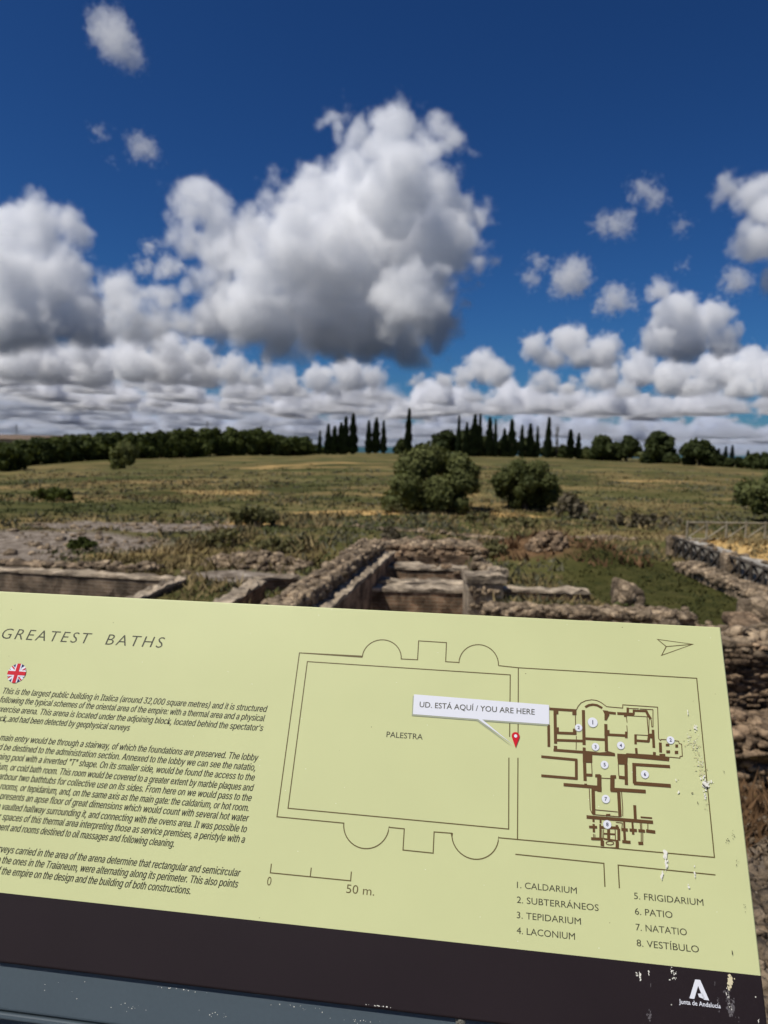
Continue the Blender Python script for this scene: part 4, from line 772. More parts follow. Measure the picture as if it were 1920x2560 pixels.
a, b = A2(958, 1366, -1.02), A2(1205, 1372, -1.02); r = wall('rubble_bank', 'ragged rubble bank closing the stepped rooms at the back', a, b, 1.2, -.98, -2.0, RUB[1], 30, capn=520, capsize=.12, rag=.08, face_stones=1, ss=(.17, .1, .09), fm=RUB[1])
# carved pier and its neighbour
def pier(p, w, d, h, zb, label, seed):
    g = np.random.default_rng(seed); root = empty('stone_pier', (p.x, p.y, zb), label, 'pier', 'stone piers of the baths', .05)
    V, F = block_mesh(w, d, h - .14, 0, g, 6, .02, 0, 8, 4); obj('shaft', np_mesh('shaft', [(x - w / 2, y, z) for x, y, z in V], F, CAPM), root)
    V, F = block_mesh(w * 1.12, d * 1.12, .13, 0, g, 6, .02, 0, 2, 4); obj('cap_stone', np_mesh('cap_stone', [(x - w * .56, y, z + h - .137) for x, y, z in V], F, CAPM), root)
    return root
pr = pier(Vector((1.92, 13.6, 0)), .66, .6, 1.22, -2.05, 'pale weathered stone pier with a pitted front face', 41)
g = np.random.default_rng(5); P_ = [(g.uniform(-.27, .27), -.31, g.uniform(.45, 1.0)) for _ in range(26)]; V, F = stones(P_, [(.05 * g.uniform(.5, 1.3), .035, .05 * g.uniform(.5, 1.3)) for _ in P_], g, 2, .7, .3, .1); obj('pitted_facing', np_mesh('pitted_facing', V, F, RUB[0], True), pr)
pier(Vector((2.42, 15.0, 0)), .32, .42, 1.1, -2.05, 'slimmer grey stone pier right behind the pitted one', 42)
def heap(name, label, c, rx, ry, n, size, m, seed, h=.25, cat='rubble heap', group=None):
    g = np.random.default_rng(seed); r_ = np.sqrt(g.random(n)); t_ = g.uniform(0, 6.283, n); x = r_ * np.cos(t_) * rx; y = r_ * np.sin(t_) * ry
    zz = (1 - r_ ** 2) * h * g.uniform(.3, 1, n) + np.array([g1(c[0] + a, c[1] + b) for a, b in zip(x, y)])
    d = size * g.uniform(.4, 1.3, (n, 1)) * g.uniform(.6, 1.2, (n, 3)) * np.array([1.1, 1, .7])
    V, F = stones(np.stack([x + c[0], y + c[1], zz], 1) - np.array([c[0], c[1], 0]), d, g, 2, .75, .35, .7)
    return tag(obj(name, np_mesh(name, V, F, m, True), None, (c[0], c[1], 0)), label, cat, group)
def P3(px, py, z=ZR): p = A2(px, py, z); return (p.x, p.y)
heap('rubble_heap', 'broken masonry lying on the bank right above the pitted pier', P3(1180, 1425, -1.2), .55, .7, 160, .10, RUB[0], 51, .35)
heap('rubble_heap', 'irregular rubble mound left of the long rubble wall', P3(640, 1412), 1.25, .75, 420, .10, RUB[0], 52, .30)
heap('rubble_heap', 'curved remnant of masonry on top of the rust coloured earth heap', P3(1365, 1410), .5, .5, 140, .09, RUB[1], 53, .35)
heap('rubble_heap', 'small scatter of pale stones before the dark timber fence', P3(1500, 1350), 1.3, .4, 110, .09, RUB[0], 54, .1)
# left hand rooms
a, b = A2(-260, 1414, -1.2), A2(452, 1453, -1.2); a.z = b.z = 0; o_ = Vector((0, .2, 0))
r = wall('retaining_wall', 'long stained retaining wall at the back of the left sunken room', a + o_, b + o_, .26, -1.22, -2.75, BRICKG, 61, rag=.01); ledge(r, frame_of(a, b)[0], .26, 1.53, seed=6)
a, b = A2(300, 1512, -1.2), A2(452, 1451, -1.2); a.z = b.z = 0; a = a + (a - b) * 1.6; r = wall('retaining_wall', 'pale topped cross wall slanting toward the sign on the left', a, b, .22, -1.2, -2.75, BRICKG, 62, rag=.01); ledge(r, frame_of(a, b)[0], .22, 1.55, seed=7)
a, b = A2(-100, 1402, -1.15), A2(400, 1415, -1.15); a.z = b.z = 0; wall('low_wall', 'low earth covered kerb behind the long retaining wall', a, b, .3, -1.16, -1.5, RUB[2], 63, capn=40, capsize=.09)
a, b = A2(570, 1500, -1.08), A2(646, 1455, -1.08); a.z = b.z = 0; a = a + (a - b) * 1.4; r = wall('brick_wall', 'short brick wall with broad pale top left of the long rubble wall', a, b, .28, -1.10, -2.15, BRICK, 64, rag=.01); ledge(r, frame_of(a, b)[0], .28, 1.05, seed=8)
a, b = A2(640, 1447, -1.08), A2(742, 1440, -1.08); a.z = b.z = 0; r = wall('brick_wall', 'stub of brick wall joining the short wall to the rubble wall', a, b, .3, -1.11, -2.15, BRICK, 65, rag=.01); ledge(r, frame_of(a, b)[0], .3, 1.04, seed=9)
# right hand side
a, b = A2(1236, 1474, -1.12), A2(1478, 1481, -1.12); a.z = b.z = 0; o_ = Vector((0, .2, 0)); r = wall('low_wall', 'low brown wall stub right of the pitted pier', a + o_, b + o_, .36, -1.16, -1.75, BRICK, 71, rag=.02); ledge(r, frame_of(a, b)[0], .36, .59, seed=10)
a, b = A2(1225, 1527, -1.06), A2(1745, 1545, -1.06); a.z = b.z = 0; o_ = Vector((0, .3, 0)); wall('rubble_wall', 'broken grey rubble wall just beyond the upper right corner of the sign', a + o_, b + o_, .5, -1.1, -1.6, RUB[0], 72, capn=900, capsize=.075, rag=.06, capm=RUB[0])
wall('rubble_wall', 'coursed rubble wall seen past the right edge of the sign', Vector((1.4, 6.9, 0)), Vector((6.2, 6.75, 0)), .6, -.30, -1.6, RUB[1], 73, capn=700, capsize=.075, rag=.04, capm=RUB[0], face_stones=1, ss=(.10, .05, .042), fm=RUB[1])
wall('rubble_wall', 'lower broken tier in front of the coursed rubble wall', Vector((1.2, 6.1, 0)), Vector((6.0, 5.95, 0)), .5, -.86, -1.6, RUB[1], 78, capn=620, capsize=.085, rag=.09, capm=RUB[1], face_stones=1, ss=(.13, .06, .055), fm=RUB[1])
wall('rubble_wall', 'half buried slanting wall top behind the coursed rubble wall', Vector((3.2, 9.6, 0)), Vector((6.4, 7.9, 0)), .4, -.95, -1.6, RUB[2], 74, capn=240, capsize=.085, rag=.05, capm=RUB[1])
a, b = A2(1712, 1425, -1.25), A2(1935, 1515, -1.25); a.z = b.z = 0; wall('rubble_wall', 'low grey stone footing below the dark timber fence', a, b, .5, -1.12, -1.7, RUB[0], 75, capn=380, capsize=.1, rag=.05)
a, b = A2(790, 1309, -1.12), A2(1290, 1346, -1.12); a.z = b.z = 0; wall('low_wall', 'thin pale kerb of stones across the field behind the baths', a, b, .3, -1.16, -1.55, RUB[0], 76, capn=110, capsize=.1, rag=.03)
def boulder(label, px, py, w, h, seed, z=ZR, m=0):
    g = np.random.default_rng(seed); c = P3(px, py, z); zb = g1(*c); V, F = stones([(0, 0, h * .42)], [(w / 2, w * .42, h * .56)], g, 3, .6, .1, .2)
    return tag(obj('boulder', np_mesh('boulder', V, F, RUB[m], True), None, (c[0], c[1], zb)), label, 'boulder', 'loose masonry blocks')
boulder('tilted block of masonry on the green grass', 1562, 1508, .52, .44, 81); boulder('smaller broken chunk leaning beside the tilted block on the grass', 1592, 1512, .3, .26, 82)
boulder('big grey boulder at the near end of the stone footing', 1895, 1556, .55, .42, 83); boulder('flat stone before the big grey boulder', 1860, 1580, .55, .22, 84, m=1)
boulder('grey stone on the slope right of the upper corner of the sign', 1840, 1618, .5, .25, 85); boulder('brown block partly hidden by the right edge of the picture', 1925, 1622, .55, .34, 86, m=1)
# ---------------------------------------------------------------- fences
WD = mat('dark_timber', (.035, .028, .022), .9, [(.085, .07, .055)], 5, 5, .3, 40); WL = mat('pale_timber', (.20, .17, .12), .9, [(.34, .30, .22)], 4, 5, .3, 40)
def stick(p, q, w):
    p, q = Vector(p), Vector(q); d = (q - p); z = d.normalized(); s = z.cross(Vector((0, 0, 1)) if abs(z.z) < .9 else Vector((1, 0, 0))).normalized(); t = s.cross(z); n = 8
    V = [tuple(c + (s * math.cos(6.283 * i / n) + t * math.sin(6.283 * i / n)) * w / 2 * k) for c, k in ((p, 1), (q, .92)) for i in range(n)]
    return V, [(i, (i + 1) % n, n + (i + 1) % n, n + i) for i in range(n)] + [tuple(range(n - 1, -1, -1)), tuple(range(n, 2 * n))]
def add_stick(root, name, p, q, w, m): V, F = stick(p, q, w); return obj(name, np_mesh(name, V, F, m), root)
def xfence(label, p0, p1, h, n, m, cross, pw=.09, rw=.07, cat='fence', zf=None):
    z0 = g1(p0.x, p0.y) if zf is None else zf; root = empty('timber_fence', (p0.x, p0.y, z0), label, cat)
    pts = []
    for i in range(n + 1):
        p = p0.lerp(p1, i / n); z = g1(p.x, p.y) if zf is None else zf; pts.append(Vector((p.x - p0.x, p.y - p0.y, z - z0)))
    U_ = Vector((0, 0, 1))
    for i, p in enumerate(pts):
        add_stick(root, 'fence_post', p - U_ * .1, p + U_ * (h + .05), pw, m)
        if i < n:
            q = pts[i + 1]; add_stick(root, 'top_rail', p + U_ * h, q + U_ * h, rw, m)
            if not cross: add_stick(root, 'bottom_rail', p + U_ * .05, q + U_ * .05, rw, m)
            add_stick(root, 'brace', p + U_ * .06, q + U_ * (h - .05), rw * .85, m)
            if cross: add_stick(root, 'brace', p + U_ * (h - .05) + Vector((.05, 0, 0)), q + U_ * .06 + Vector((.05, 0, 0)), rw * .85, m)
    return root
a, b = A2(1662, 1390, ZR), A2(1905, 1490, ZR); d_ = b - a; d_.z = 0; e_ = Vector((.42, 0, 0))
PLW = mat('lime_render', (.19, .17, .14), .95, [(.42, .39, .34), (.30, .275, .235)], 2.5, 7, .4, 20)
ra = a + e_; rb = b + d_ * .5 + e_; ra.z = rb.z = 0
r = wall('terrace_wall', 'pale rendered retaining wall with grey buttresses holding up the straw terrace', ra, rb, .34, -.76, -1.7, PLW, 77, rag=.02, capn=60, capsize=.06)
gb = np.random.default_rng(4)
for k, t_ in enumerate((0.01, .435, .70, .80)):
    V, F = block_mesh(.34, .5, .98, 0, gb, 3, .02, 0, 6, 4); L_ = (rb - ra).length; obj('buttress', np_mesh('buttress', [(x + t_ * L_ - .15, y - .14 if True else y, z) for x, y, z in V], F, RUB[0]), r)
xfence('dark timber cross braces standing against the pale terrace wall', a + Vector((.1, 0, 0)), b + d_ * .45 + Vector((.1, 0, 0)), .54, 15, WD, True, .07, .07)
a, b = A2(1716, 1352, -.80), A2(1925, 1354, -.80); xfence('thin pale timber fence with slanting braces behind the straw', a, b + (b - a) * .4, .50, 6, WL, False, .06, .05, zf=-.80)
# ---------------------------------------------------------------- trees and shrubs
def leaf_mat(name, col, var, sc=1.5):
    m = bpy.data.materials.new(name); m.use_nodes = True; nt = m.node_tree; b = nt.nodes['Principled BSDF']; b.inputs['Roughness'].default_value = .7; b.inputs['Specular IOR Level'].default_value = .15
    n = nz(nt, sc, 4, .6); oi = nt.nodes.new('ShaderNodeObjectInfo'); ad = nt.nodes.new('ShaderNodeMath'); ad.operation = 'MULTIPLY_ADD'; ad.inputs[1].default_value = .22; nt.links.new(oi.outputs['Random'], ad.inputs[0]); nt.links.new(n, ad.inputs[2])
    nt.links.new(rampn(nt, ad.outputs[0], [(.35, col), (.80, var)]), b.inputs['Base Color'])
    tr = nt.nodes.new('ShaderNodeBsdfTranslucent'); tr.inputs[0].default_value = (var[0], var[1], var[2] * .6, 1); mx = nt.nodes.new('ShaderNodeMixShader'); mx.inputs[0].default_value = .22
    nt.links.new(b.outputs[0], mx.inputs[1]); nt.links.new(tr.outputs[0], mx.inputs[2]); nt.links.new(mx.outputs[0], nt.nodes['Material Output'].inputs[0]); return m
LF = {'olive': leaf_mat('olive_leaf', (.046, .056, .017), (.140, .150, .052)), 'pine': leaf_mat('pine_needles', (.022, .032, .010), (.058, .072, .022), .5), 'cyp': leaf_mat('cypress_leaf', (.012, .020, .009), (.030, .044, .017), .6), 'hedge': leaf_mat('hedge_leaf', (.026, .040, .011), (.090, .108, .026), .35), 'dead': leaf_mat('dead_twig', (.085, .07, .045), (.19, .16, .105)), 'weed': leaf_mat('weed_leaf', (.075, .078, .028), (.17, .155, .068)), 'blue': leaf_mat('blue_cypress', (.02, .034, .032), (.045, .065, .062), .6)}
BARK = mat('bark', (.06, .047, .035), .95, [(.13, .105, .08)], 6, 5, .5, 30)
def crown_mesh(name, lobes, n, size, seed, m, inner=.55, flat=0.0):
    """leaf clumps through the volume of the lobes: (x, y, z, r, zsquash)"""
    g = np.random.default_rng(seed); lb = np.array(lobes, float); wt = lb[:, 3] ** 2; pick = g.choice(len(lb), n, p=wt / wt.sum()); l = lb[pick]
    d = g.normal(0, 1, (n, 3)); d /= np.linalg.norm(d, axis=1, keepdims=True)
    rad = (inner + (1.06 - inner) * g.random(n) ** .55) * (1 + .16 * np.sin(d @ g.normal(0, 5, 3) + pick))
    c = l[:, :3] + d * (rad * l[:, 3])[:, None] * np.stack([np.ones(n), np.ones(n), l[:, 4]], 1)
    nrm = d + g.normal(0, .55, (n, 3)); nrm /= np.linalg.norm(nrm, axis=1, keepdims=True)
    a = np.cross(nrm, g.normal(0, 1, (n, 3))); a /= np.linalg.norm(a, axis=1, keepdims=True); b = np.cross(nrm, a)
    s = size * g.uniform(.45, 1.35, (n, 1)); a = a * s; b = b * s * .62
    V = np.stack([c - a, c + b * g.uniform(.6, 1.2, (n, 1)), c + a, c - b], 1).reshape(-1, 3)
    # dense dark heart so that the sky does not show right through
    F = np.arange(4 * n).reshape(n, 4); return np_mesh(name, V, F, m)
def trunk_mesh(name, h, r, limbs, seed, m=BARK):
    g = np.random.default_rng(seed); V, F = [], []
    def tube(pts, rs, n=7):
        k0 = len(V)
        for p, q in zip(pts, rs):
            for i in range(n): V.append((p[0] + q * math.cos(6.283 * i / n), p[1] + q * math.sin(6.283 * i / n), p[2]))
        for j in range(len(pts) - 1):
            for i in range(n): F.append((k0 + j * n + i, k0 + j * n + (i + 1) % n, k0 + (j + 1) * n + (i + 1) % n, k0 + (j + 1) * n + i))
    tube([(0, 0, -.3), (0.03 * h, 0, h * .3), (0, .02 * h, h * .65), (0.01, 0, h)], [r * 1.3, r, r * .75, r * .4])
    for t in limbs: tube([(0, 0, h * t[0]), (t[1] * .5, t[2] * .5, (h * t[0] + t[3]) / 2), (t[1], t[2], t[3])], [r * .5, r * .35, r * .12], 5)
    return np_mesh(name, V, F, m, True)
def tree(name, label, cat, loc, crown, trunk, group=None, rz=0.0, s=1.0):
    root = empty(name, loc, label, cat, group, rz); root.scale = (s, s, s) if np.isscalar(s) else s
    obj('crown', crown, root); obj('trunk', trunk, root); return root
def lump(g, n, w, h, z0, rmin, rmax, sq=.9, base=.35):
    L_ = []
    for i in range(n):
        t = g.uniform(0, 6.283); z = g.uniform(0, 1); prof = math.sqrt(max(.06, 1 - (abs(z - base) / (1 - base if z > base else base * 1.8)) ** 2)); q = math.sqrt(g.random()) * prof
        L_.append((math.cos(t) * q * w / 2, math.sin(t) * q * w / 2, z0 + z * h, g.uniform(rmin, rmax), sq))
    return L_
def bush(label, px, py, w, h, seed, kind='olive', n=9000, leaf=.13, name='olive_bush', cat='bush', group=None, z=ZR, base=.4):
    g = np.random.default_rng(seed); c = P3(px, py, z); zb = g1(*c); r0 = min(w, h) * .17
    cm = crown_mesh('crown', lump(g, 26, w - 2 * r0, h - 1.9 * r0, r0 * .75, r0 * .55, r0 * 1.4, .95, base), n, leaf, seed, LF[kind], .45)
    tm = trunk_mesh('trunk', h * .5, .03 * w + .03, [(.2 + .12 * k, w * .3 * math.cos(k * 2.2), w * .3 * math.sin(k * 2.2), h * (.5 + .08 * k)) for k in range(5)], seed)
    return tree(name, label, cat, (c[0], c[1], zb - .03), cm, tm, group)
bush('big round olive bush, larger of the two in the middle of the field', 1085, 1281, 6.3, 3.15, 1, n=32000, leaf=.095)
bush('smaller olive bush standing right of the big round one', 1310, 1279, 3.6, 2.55, 2, n=19000, leaf=.09)
bush('olive bush cut off by the right edge of the picture', 1932, 1308, 3.4, 2.4, 3, n=11000)
bush('dark withered shrub in the dry grass left of the baths', 640, 1325, 1.9, .8, 4, 'weed', 650, .11, 'dry_shrub', 'shrub')
bush('grey leafless scrub beside the smaller olive bush', 1425, 1296, 1.7, 1.1, 5, 'dead', 700, .11, 'dry_shrub', 'shrub')
bush('low dark thicket before the slope on the right', 1600, 1318, 4.2, .5, 6, 'dead', 900, .12, 'dry_shrub', 'shrub')
bush('fresh green clump in the grass at far left', 130, 1248, 2.6, .7, 7, 'hedge', 2600, .12, 'green_shrub', 'shrub')
bush('small green tussock among the grey stones on the left', 205, 1378, .9, .32, 8, 'hedge', 900, .08, 'green_shrub', 'shrub')
bush('dark green weed growing on the broken wall by the sign corner', 1560, 1543, .7, .4, 9, 'olive', 900, .06, 'green_shrub', 'shrub', z=-1.2)
for k, (px, py, w, lab) in enumerate(((985, 1287, 1.2, 'pale weeds under the left side of the big olive bush'), (1140, 1290, 1.3, 'pale weeds under the right side of the big olive bush'), (700, 1385, 1.5, 'scrubby green tuft left of the long rubble wall'), (560, 1370, 1.3, 'brownish green tuft above the rubble mound'), (1235, 1405, .8, 'tuft of green leaves beside the slim pier'), (975, 1372, .7, 'dry brown tuft where the rubble wall ends'), (1310, 1320, 1.6, 'pale green clump at the foot of the field right of the bushes'), (1190, 1305, 1.5, 'pale green weeds under the smaller olive bush'))):
    bush(lab, px, py, w, .45, 60 + k, 'dead' if k == 5 else 'weed', 700, .07, 'weed_clump', 'weeds')
# far trees: a few shapes, copied
def far_pos(px, Y): d = ray(px, 1280); x = d.x / d.y * Y; return (x, Y, g1(x, Y) - .1)
g = np.random.default_rng(90)
HC = [crown_mesh('crown', lump(g, 14, 5.0, 3.4, .9, .8, 1.35, .9, .45), 2400, .34, 100 + k, LF['hedge'], .4) for k in range(4)]; HT = trunk_mesh('trunk', 3.2, .16, [], 1)
k = 0; px = -60.0
while px < 775:
    Y = np.interp(px, [-60, 0, 330, 560, 760], [131, 134, 163, 182, 202]) * 1.0; p = far_pos(px, Y)
    hh = np.interp(px, [-60, 250, 460, 640, 770], [1.06, 1.08, 1.12, 1.06, .72]) * g.uniform(.93, 1.07)
    t = tree('hedge_tree', 'one of the dark round crowned trees packed in the long hedge line on the left', 'tree', p, HC[k % 4], HT, 'trees of the long hedge line', g.uniform(0, 6), (1.15, 1.15, hh * Y / 150)); k += 1
    px += 20 * 150 / Y
tree('round_tree', 'round grey green tree standing in front of the hedge line', 'tree', (*far_pos(311, 96)[:2], far_pos(311, 96)[2]), crown_mesh('crown', lump(g, 14, 3.0, 2.6, .5, .6, 1.0, .95, .45), 3200, .24, 120, LF['olive'], .4), trunk_mesh('trunk', 2, .12, [], 3))
tree('round_tree', 'wide dark tree before the hedge at the left edge of the picture', 'tree', far_pos(25, 100), crown_mesh('crown', lump(g, 16, 5.0, 2.6, .5, .7, 1.1, .95, .45), 3600, .26, 121, LF['hedge'], .4), trunk_mesh('trunk', 2, .12, [], 4))
def cyp_mesh(seed, h=11.0, r=.75):
    g = np.random.default_rng(seed); n = 1500; t = g.random(n) ** .85; prof = np.minimum(1, t * 9 + .25) * (1 - t) ** .62 * (1 + .18 * np.sin(t * 23 + seed)); th = g.uniform(0, 6.283, n); q = r * prof * (.35 + .65 * g.random(n) ** .5)
    c = np.stack([q * np.cos(th), q * np.sin(th), .4 + t * (h - .5)], 1); s = .30 * g.uniform(.5, 1.3, (n, 1)) * (.5 + .6 * (1 - t[:, None]))
    a = np.stack([np.cos(th) * .25, np.sin(th) * .25, np.ones(n)], 1) * s * 1.5; b = np.stack([-np.sin(th), np.cos(th), np.zeros(n)], 1) * s * .6
    b += g.normal(0, .08, (n, 3)); V = np.stack([c - a, c + b, c + a, c - b], 1).reshape(-1, 3); return np_mesh('crown', V, np.arange(4 * n).reshape(n, 4), LF['cyp'])
CY = [cyp_mesh(200 + k) for k in range(4)]; CT = trunk_mesh('trunk', 5, .14, [], 5)
ORD = 'first second third fourth fifth sixth seventh eighth ninth tenth eleventh twelfth'.split()
CYP = [(688, 930, 'first cypress in the left row of three small ones'), (706, 915, 'tallest cypress in the left row of three small ones'), (719, 920, 'third cypress in the left row of three small ones'),
 (735, 912, 'short cypress leaning against the stout dark pair'), (743, 900, 'stout cypress of the dark pair left of the middle'), (760, 892, 'tall slim cypress of the dark pair left of the middle'),
 (794, 908, 'left cypress of the close trio before the lone tall one'), (808, 902, 'middle and tallest cypress of the close trio'), (826, 908, 'right cypress of the close trio, set a little apart'), (877, 881, 'tallest cypress of all, standing alone above the big olive bush')]
for k, (x, y) in enumerate(((985, 897), (1003, 912), (1019, 895), (1032, 893), (1053, 900), (1066, 905), (1085, 925), (1102, 905), (1122, 917), (1140, 915), (1156, 920), (1177, 900))): CYP.append((x, y, ORD[k] + ' cypress from the left in the row of twelve behind the olive bushes'))
CYP += [(1227, 927, 'left cypress of the pair between the row of twelve and the right pines'), (1243, 935, 'right and shorter cypress of the pair before the right pines')]
for k, (x, y, lab) in enumerate(CYP):
    Y = 205 if x < 900 else 198; p = far_pos(x * K22, Y); topz = at_y(x * K22, y * K22, Y).z; h = topz - p[2]
    w = 1.9 if x in (743, 760, 735) else 1.45 + .22 * ((k * 7) % 5 - 2)
    t = tree('cypress_tree', lab, 'cypress', p, CY[k % 4], CT, 'cypresses along the crest', k * 1.7, (w, w * 1.1, h / 11.0)); t.rotation_euler.x = .022 * math.sin(k * 2.3); t.rotation_euler.y = .026 * math.sin(k * 1.9 + 1)
p = far_pos(1197 * K22, 199); root = empty('bare_tree', p, 'bare dead poplar right of the cypress row', 'tree'); obj('trunk', trunk_mesh('trunk', 9.5, .10, [(.3 + .08 * j, .6 * math.cos(j * 2.4), .6 * math.sin(j * 2.4), 9.5 * (.42 + .07 * j)) for j in range(8)], 7), root)
obj('crown', crown_mesh('crown', [(0, 0, 2 + j * 1.0, .55, 1.4) for j in range(7)], 260, .2, 9, LF['dead'], .1), root)
def grove(label, x, ytop, w, Y, seed, kind='pine', n=4200, name='pine_tree', lean=0.0, ybase=None):
    g = np.random.default_rng(seed); p = far_pos(x * K22, Y); top = at_y(x * K22, ytop * K22, Y).z; h = top - p[2]; W_ = 1.3 * w * K22 / FPX * Y; r0 = min(W_, h) * .17
    L_ = [(a + lean * c_, b, c_, d, e) for a, b, c_, d, e in lump(g, 26, W_ - 2 * r0, h - 2 * r0, r0 * .55, r0 * .8, r0 * 1.3, .9, .4)]
    tree(name, label, 'tree', p, crown_mesh('crown', L_, n, .07 * h + .1, seed, LF[kind], .4), trunk_mesh('trunk', h * .6, .05 * h, [], seed), 'trees along the crest on the right')
for a in ((862, 945, 26, 206, 'low dark tree at the foot of the tallest cypress'), (905, 955, 36, 207, 'low rounded tree right of the tallest cypress'), (958, 923, 54, 204, 'large round pine left of the cypress row'), (1000, 922, 58, 205, 'dense pine behind the first cypresses of the row'), (1048, 938, 46, 206, 'low pine filling the gap in the cypress row'), (1092, 936, 40, 206, 'mid green pine behind the middle of the cypress row'), (1132, 942, 44, 206, 'dim pine behind the right half of the cypress row'), (1178, 955, 34, 207, 'brownish low tree near the bare poplar'), (1212, 958, 34, 207, 'low tree before the pair of cypresses'), (1256, 960, 26, 205, 'little tree right of the pair of cypresses'),
  (1297, 934, 52, 188, 'dark round pine, first of the right hand group'), (1346, 935, 56, 188, 'broad square topped pine beside the dark round one'), (1420, 926, 66, 172, 'tallest spreading pine of the right hand group'), (1448, 975, 30, 172, 'small dark tree under the spreading pine'), (1504, 941, 68, 158, 'big dome shaped pine of the right hand group'), (1640, 972, 70, 152, 'dark tree cut off by the right edge above the slope'), (1590, 984, 60, 165, 'low dim tree right of the blue cypresses'), (1545, 978, 46, 165, 'low dim tree left of the blue cypresses')):
    grove(a[4], a[0], a[1], a[2], a[3], 300 + a[0])
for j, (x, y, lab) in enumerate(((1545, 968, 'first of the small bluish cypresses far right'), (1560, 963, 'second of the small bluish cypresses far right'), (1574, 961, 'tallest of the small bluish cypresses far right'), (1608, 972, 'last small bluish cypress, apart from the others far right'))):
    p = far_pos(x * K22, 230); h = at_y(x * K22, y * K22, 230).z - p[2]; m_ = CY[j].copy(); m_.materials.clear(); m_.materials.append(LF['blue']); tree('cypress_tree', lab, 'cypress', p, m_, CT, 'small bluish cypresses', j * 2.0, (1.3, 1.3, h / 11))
for j in range(14):
    x = -40 + j * 58; grove('one of the blurred low trees showing beyond the end of the hedge line', 640 + j * 17, 962 - (j % 3) * 3, 30, 236, 500 + j, 'hedge', 900, 'far_tree') if j < 5 else None
for j, x in enumerate((1270, 1385, 1460)): grove(('dim tree in the gap behind the right hand pines', 'pale shrub between the square pine and the spreading pine', 'olive green shrub left of the dome shaped pine')[j], x, (968, 970, 985)[j], 40, 190 - j * 10, 540 + j, 'olive', 1200, 'round_tree')

# ---------------------------------------------------------------- grass (nobody could count it)
def tufts(name, n, seed, mats, hmin, hmax, ymin, ymax, blades, keep, wid=.014, fade=False):
    g = np.random.default_rng(seed); y = ymin * (ymax / ymin) ** g.random(n); x = y * g.uniform(-.64, .64, n) + g.uniform(-1, 1, n); k = keep(x, y, g); x, y = x[k], y[k]; n = len(x)
    k = g.random(n) < np.clip((ymax - y) / (.75 * ymax), 0, 1) if fade else np.ones(n, bool); x, y = x[k], y[k]; n = len(x)
    if not n: return
    cl = fbm(x / 1.3, y / 1.3, seed + 40); h = g.uniform(hmin, hmax, n) * (1 + y / 400) * (.5 + cl); z = ground(x, y)
    B = blades; th = g.uniform(0, 6.283, (n, B)); lean = g.uniform(.3, 1.8, (n, B)); hh = h[:, None] * g.uniform(.55, 1.15, (n, B)); sp = (.05 + .0032 * y)[:, None]
    bx = x[:, None] + g.normal(0, 1, (n, B)) * sp; by = y[:, None] + g.normal(0, 1, (n, B)) * sp; w = (wid + .0016 * y)[:, None] * g.uniform(.6, 1.4, (n, B)); pa = th + g.uniform(-1, 1, (n, B))
    zz = z[:, None] - .02
    p0 = np.stack([bx - np.cos(pa) * w, by - np.sin(pa) * w, zz + 0 * bx], -1); p1 = np.stack([bx + np.cos(pa) * w, by + np.sin(pa) * w, zz + 0 * bx], -1)
    p2 = np.stack([bx + np.cos(th) * lean * hh * .6, by + np.sin(th) * lean * hh * .6, zz + hh], -1)
    V = np.stack([p0, p1, p2], 2).reshape(-1, 3); F = np.arange(len(V)).reshape(-1, 3); me = np_mesh(name, V, F, mats)
    return tag(obj(name, me), None, None, None, 'stuff')
def zone_keep(f):
    def k(x, y, g):
        a, s, r, gr = zones(x, y); return f(a, s, r, gr, g.random(len(x)), fbm(x / 5, y / 8, 77), y)
    return k
GD = mat('dry_grass', (.15, .115, .048), .9, [(.30, .225, .105), (.215, .162, .072)], .6, 5); GG = mat('green_grass', (.056, .066, .019), .9, [(.122, .122, .042), (.084, .092, .029)], .6, 5); GO = mat('grey_weeds', (.078, .076, .042), .9, [(.155, .145, .088), (.112, .106, .063)], .6, 5); GL = mat('lawn_green', (.026, .034, .008), .9, [(.075, .072, .018), (.05, .052, .012)], 1.0, 5); GR = mat('rusty_weeds', (.085, .045, .018), .9, [(.20, .115, .055)], 1.5, 5)
tufts('dry_grass', 15000, 1, GD, .08, .20, 8, 95, 5, zone_keep(lambda a, s, r, gr, u, f, y: (a < .35 + .2 * u) & (r < .4) & (gr < .5) & ((f + (u - .5) * .22 > .52) | (s > .4))), fade=True)
tufts('green_grass', 15000, 2, GG, .05, .14, 8, 95, 5, zone_keep(lambda a, s, r, gr, u, f, y: (a < .3 + .25 * u) & (s < .3) & (r < .3) & (f + (u - .5) * .25 < .50) & (gr < .3)), fade=True)
tufts('grey_weeds', 9000, 3, GO, .07, .20, 10, 110, 6, zone_keep(lambda a, s, r, gr, u, f, y: (a < .5) & (s < .3) & (gr < .5) & (r < .5) & (np.abs(f - .5) < .06 + .1 * u)), fade=True)
tufts('tall_dry_grass', 2600, 9, GD, .15, .34, 14, 30, 6, lambda x, y, g: (x < -1.5) & (x > -5.5 - .06 * (y - 14)) & (zones(x, y)[0] < .5) & (fbm(x / 1.6, y / 1.6, 33) > .5))
tufts('rusty_weeds', 6000, 4, GR, .10, .30, 2.9, 24, 6, lambda x, y, g: (zones(x, y)[2] > .25) | ((y < 3.35) & (y > 2.98) & (g.random(len(x)) < .8) & (x > .6)))
tufts('rusty_plants', 5000, 7, GR, .06, .16, 2.6, 3.5, 7, lambda x, y, g: (x > 1.0) & (x < 2.6) & (fbm(x * 3, y * 3, 12) > .40), .006)
tufts('lawn_weeds', 5000, 8, GL, .03, .09, 10, 20, 6, lambda x, y, g: zones(x, y)[3] > .4)
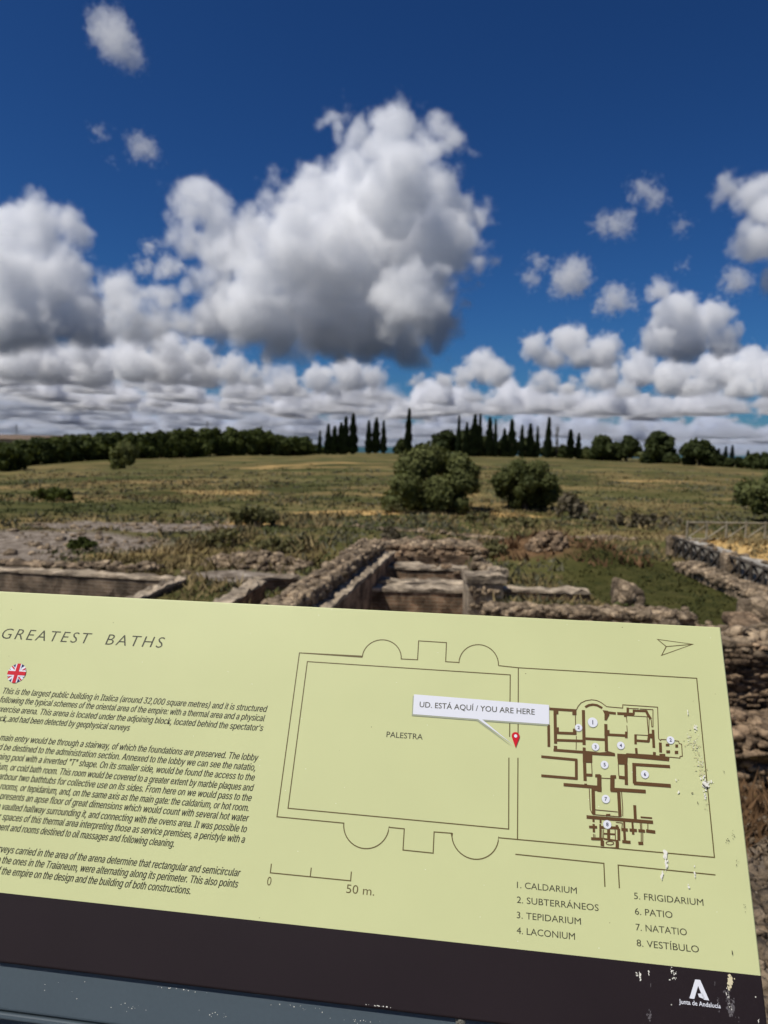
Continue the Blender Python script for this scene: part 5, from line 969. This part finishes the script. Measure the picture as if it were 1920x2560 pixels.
tufts('green_weeds', 3000, 5, GG, .05, .16, 1.8, 6.2, 6, lambda x, y, g: (x > .5) & (fbm(x * 2, y * 2, 8) > .60) & (g.random(len(x)) < .6), .006)
tufts('straw', 9000, 6, mat('straw_yellow', (.34, .21, .07), .9, [(.66, .47, .21), (.50, .34, .14)], 2, 5), .03, .09, 11, 31, 5, lambda x, y, g: zones(x, y)[1] > .55)
# loose stones and gravel
def scatter(name, n, seed, keep, smin, smax, m, ymin, ymax):
    g = np.random.default_rng(seed); y = ymin * (ymax / ymin) ** g.random(n); x = y * g.uniform(-.62, .62, n) + g.uniform(-.6, .6, n); k = keep(x, y, g); x, y = x[k], y[k]; n = len(x); s = smin * (smax / smin) ** (g.random(n) ** 1.8)
    V, F = stones(np.stack([x, y, ground(x, y) + s * .1], 1), s[:, None] * g.uniform(.6, 1.2, (n, 3)) * np.array([1, 1, .6]), g, 1, .8, .4, .7)
    return tag(obj(name, np_mesh(name, V, F, m)), None, None, None, 'stuff')
scatter('loose_stones', 9000, 21, lambda x, y, g: (zones(x, y)[0] > .45) & (y > 6.8) & (fbm(x / 1.2, y / 1.2, 15) > .42) & ~((np.maximum.reduce(pitmask(x, y)) > .3) & (g.random(len(x)) < .85)), .03, .17, RUB[0], 6.8, 31)
scatter('platform_gravel', 30000, 22, lambda x, y, g: (x > .8) & (x < 2.6) & (y < 3.25), .010, .038, RUB[0], 1.5, 3.25)
# ---------------------------------------------------------------- far away
STE = mat('grey_steel', (.25, .26, .28), .6)
def pylon(label, px, ytop, Y):
    p = far_pos(px, Y); h = at_y(px, ytop, Y).z - p[2]; root = empty('power_pylon', p, label, 'pylon', 'power pylons beyond the hedge')
    for sx in (-1, 1):
        for sy in (-1, 1): add_stick(root, 'leg', (sx * 2.2, sy * 2.2, 0), (sx * .35, sy * .35, h), .32, STE)
    for z, w in ((.62, 5.5), (.75, 6.5), (.88, 4.5)): add_stick(root, 'cross_arm', (-w, 0, h * z), (w, 0, h * z), .34, STE)
    for i in range(7): add_stick(root, 'lattice_bar', ((-1) ** i * 2.2 * (1 - i / 8.5), 0, h * i / 8), ((-1) ** (i + 1) * 2.2 * (1 - (i + 1) / 8.5), 0, h * (i + 1) / 8), .2, STE)
pylon('thin steel power pylon rising beyond the hedge, nearer the middle', 518, 1052, 620); pylon('thin steel power pylon at far left, half lost in cloud', 46, 1062, 700)
root = empty('farm_building', far_pos(60, 420), 'long low building with brown tiled roof showing over the hedge at far left', 'building'); W_ = 150; z_ = at_y(60, 1090, 420).z - root.location.z
v, f = box_np(-W_ / 2, 60, -6, 6, 0, z_ - 2); obj('wall', np_mesh('wall', v, f, mat('plaster', (.26, .21, .16), .9, [(.32, .27, .21)], .2)), root)
v = [(-W_ / 2 - 1, -7, z_ - 2), (61, -7, z_ - 2), (61, 7, z_ - 2), (-W_ / 2 - 1, 7, z_ - 2), (-W_ / 2 - 1, 0, z_ + .6), (61, 0, z_ + .6)]; obj('roof', np_mesh('roof', v, [(0, 1, 5, 4), (2, 3, 4, 5), (0, 4, 3), (1, 2, 5), (3, 2, 1, 0)], mat('roof_tile', (.12, .085, .06), .9, [(.18, .13, .095)], .4)), root)
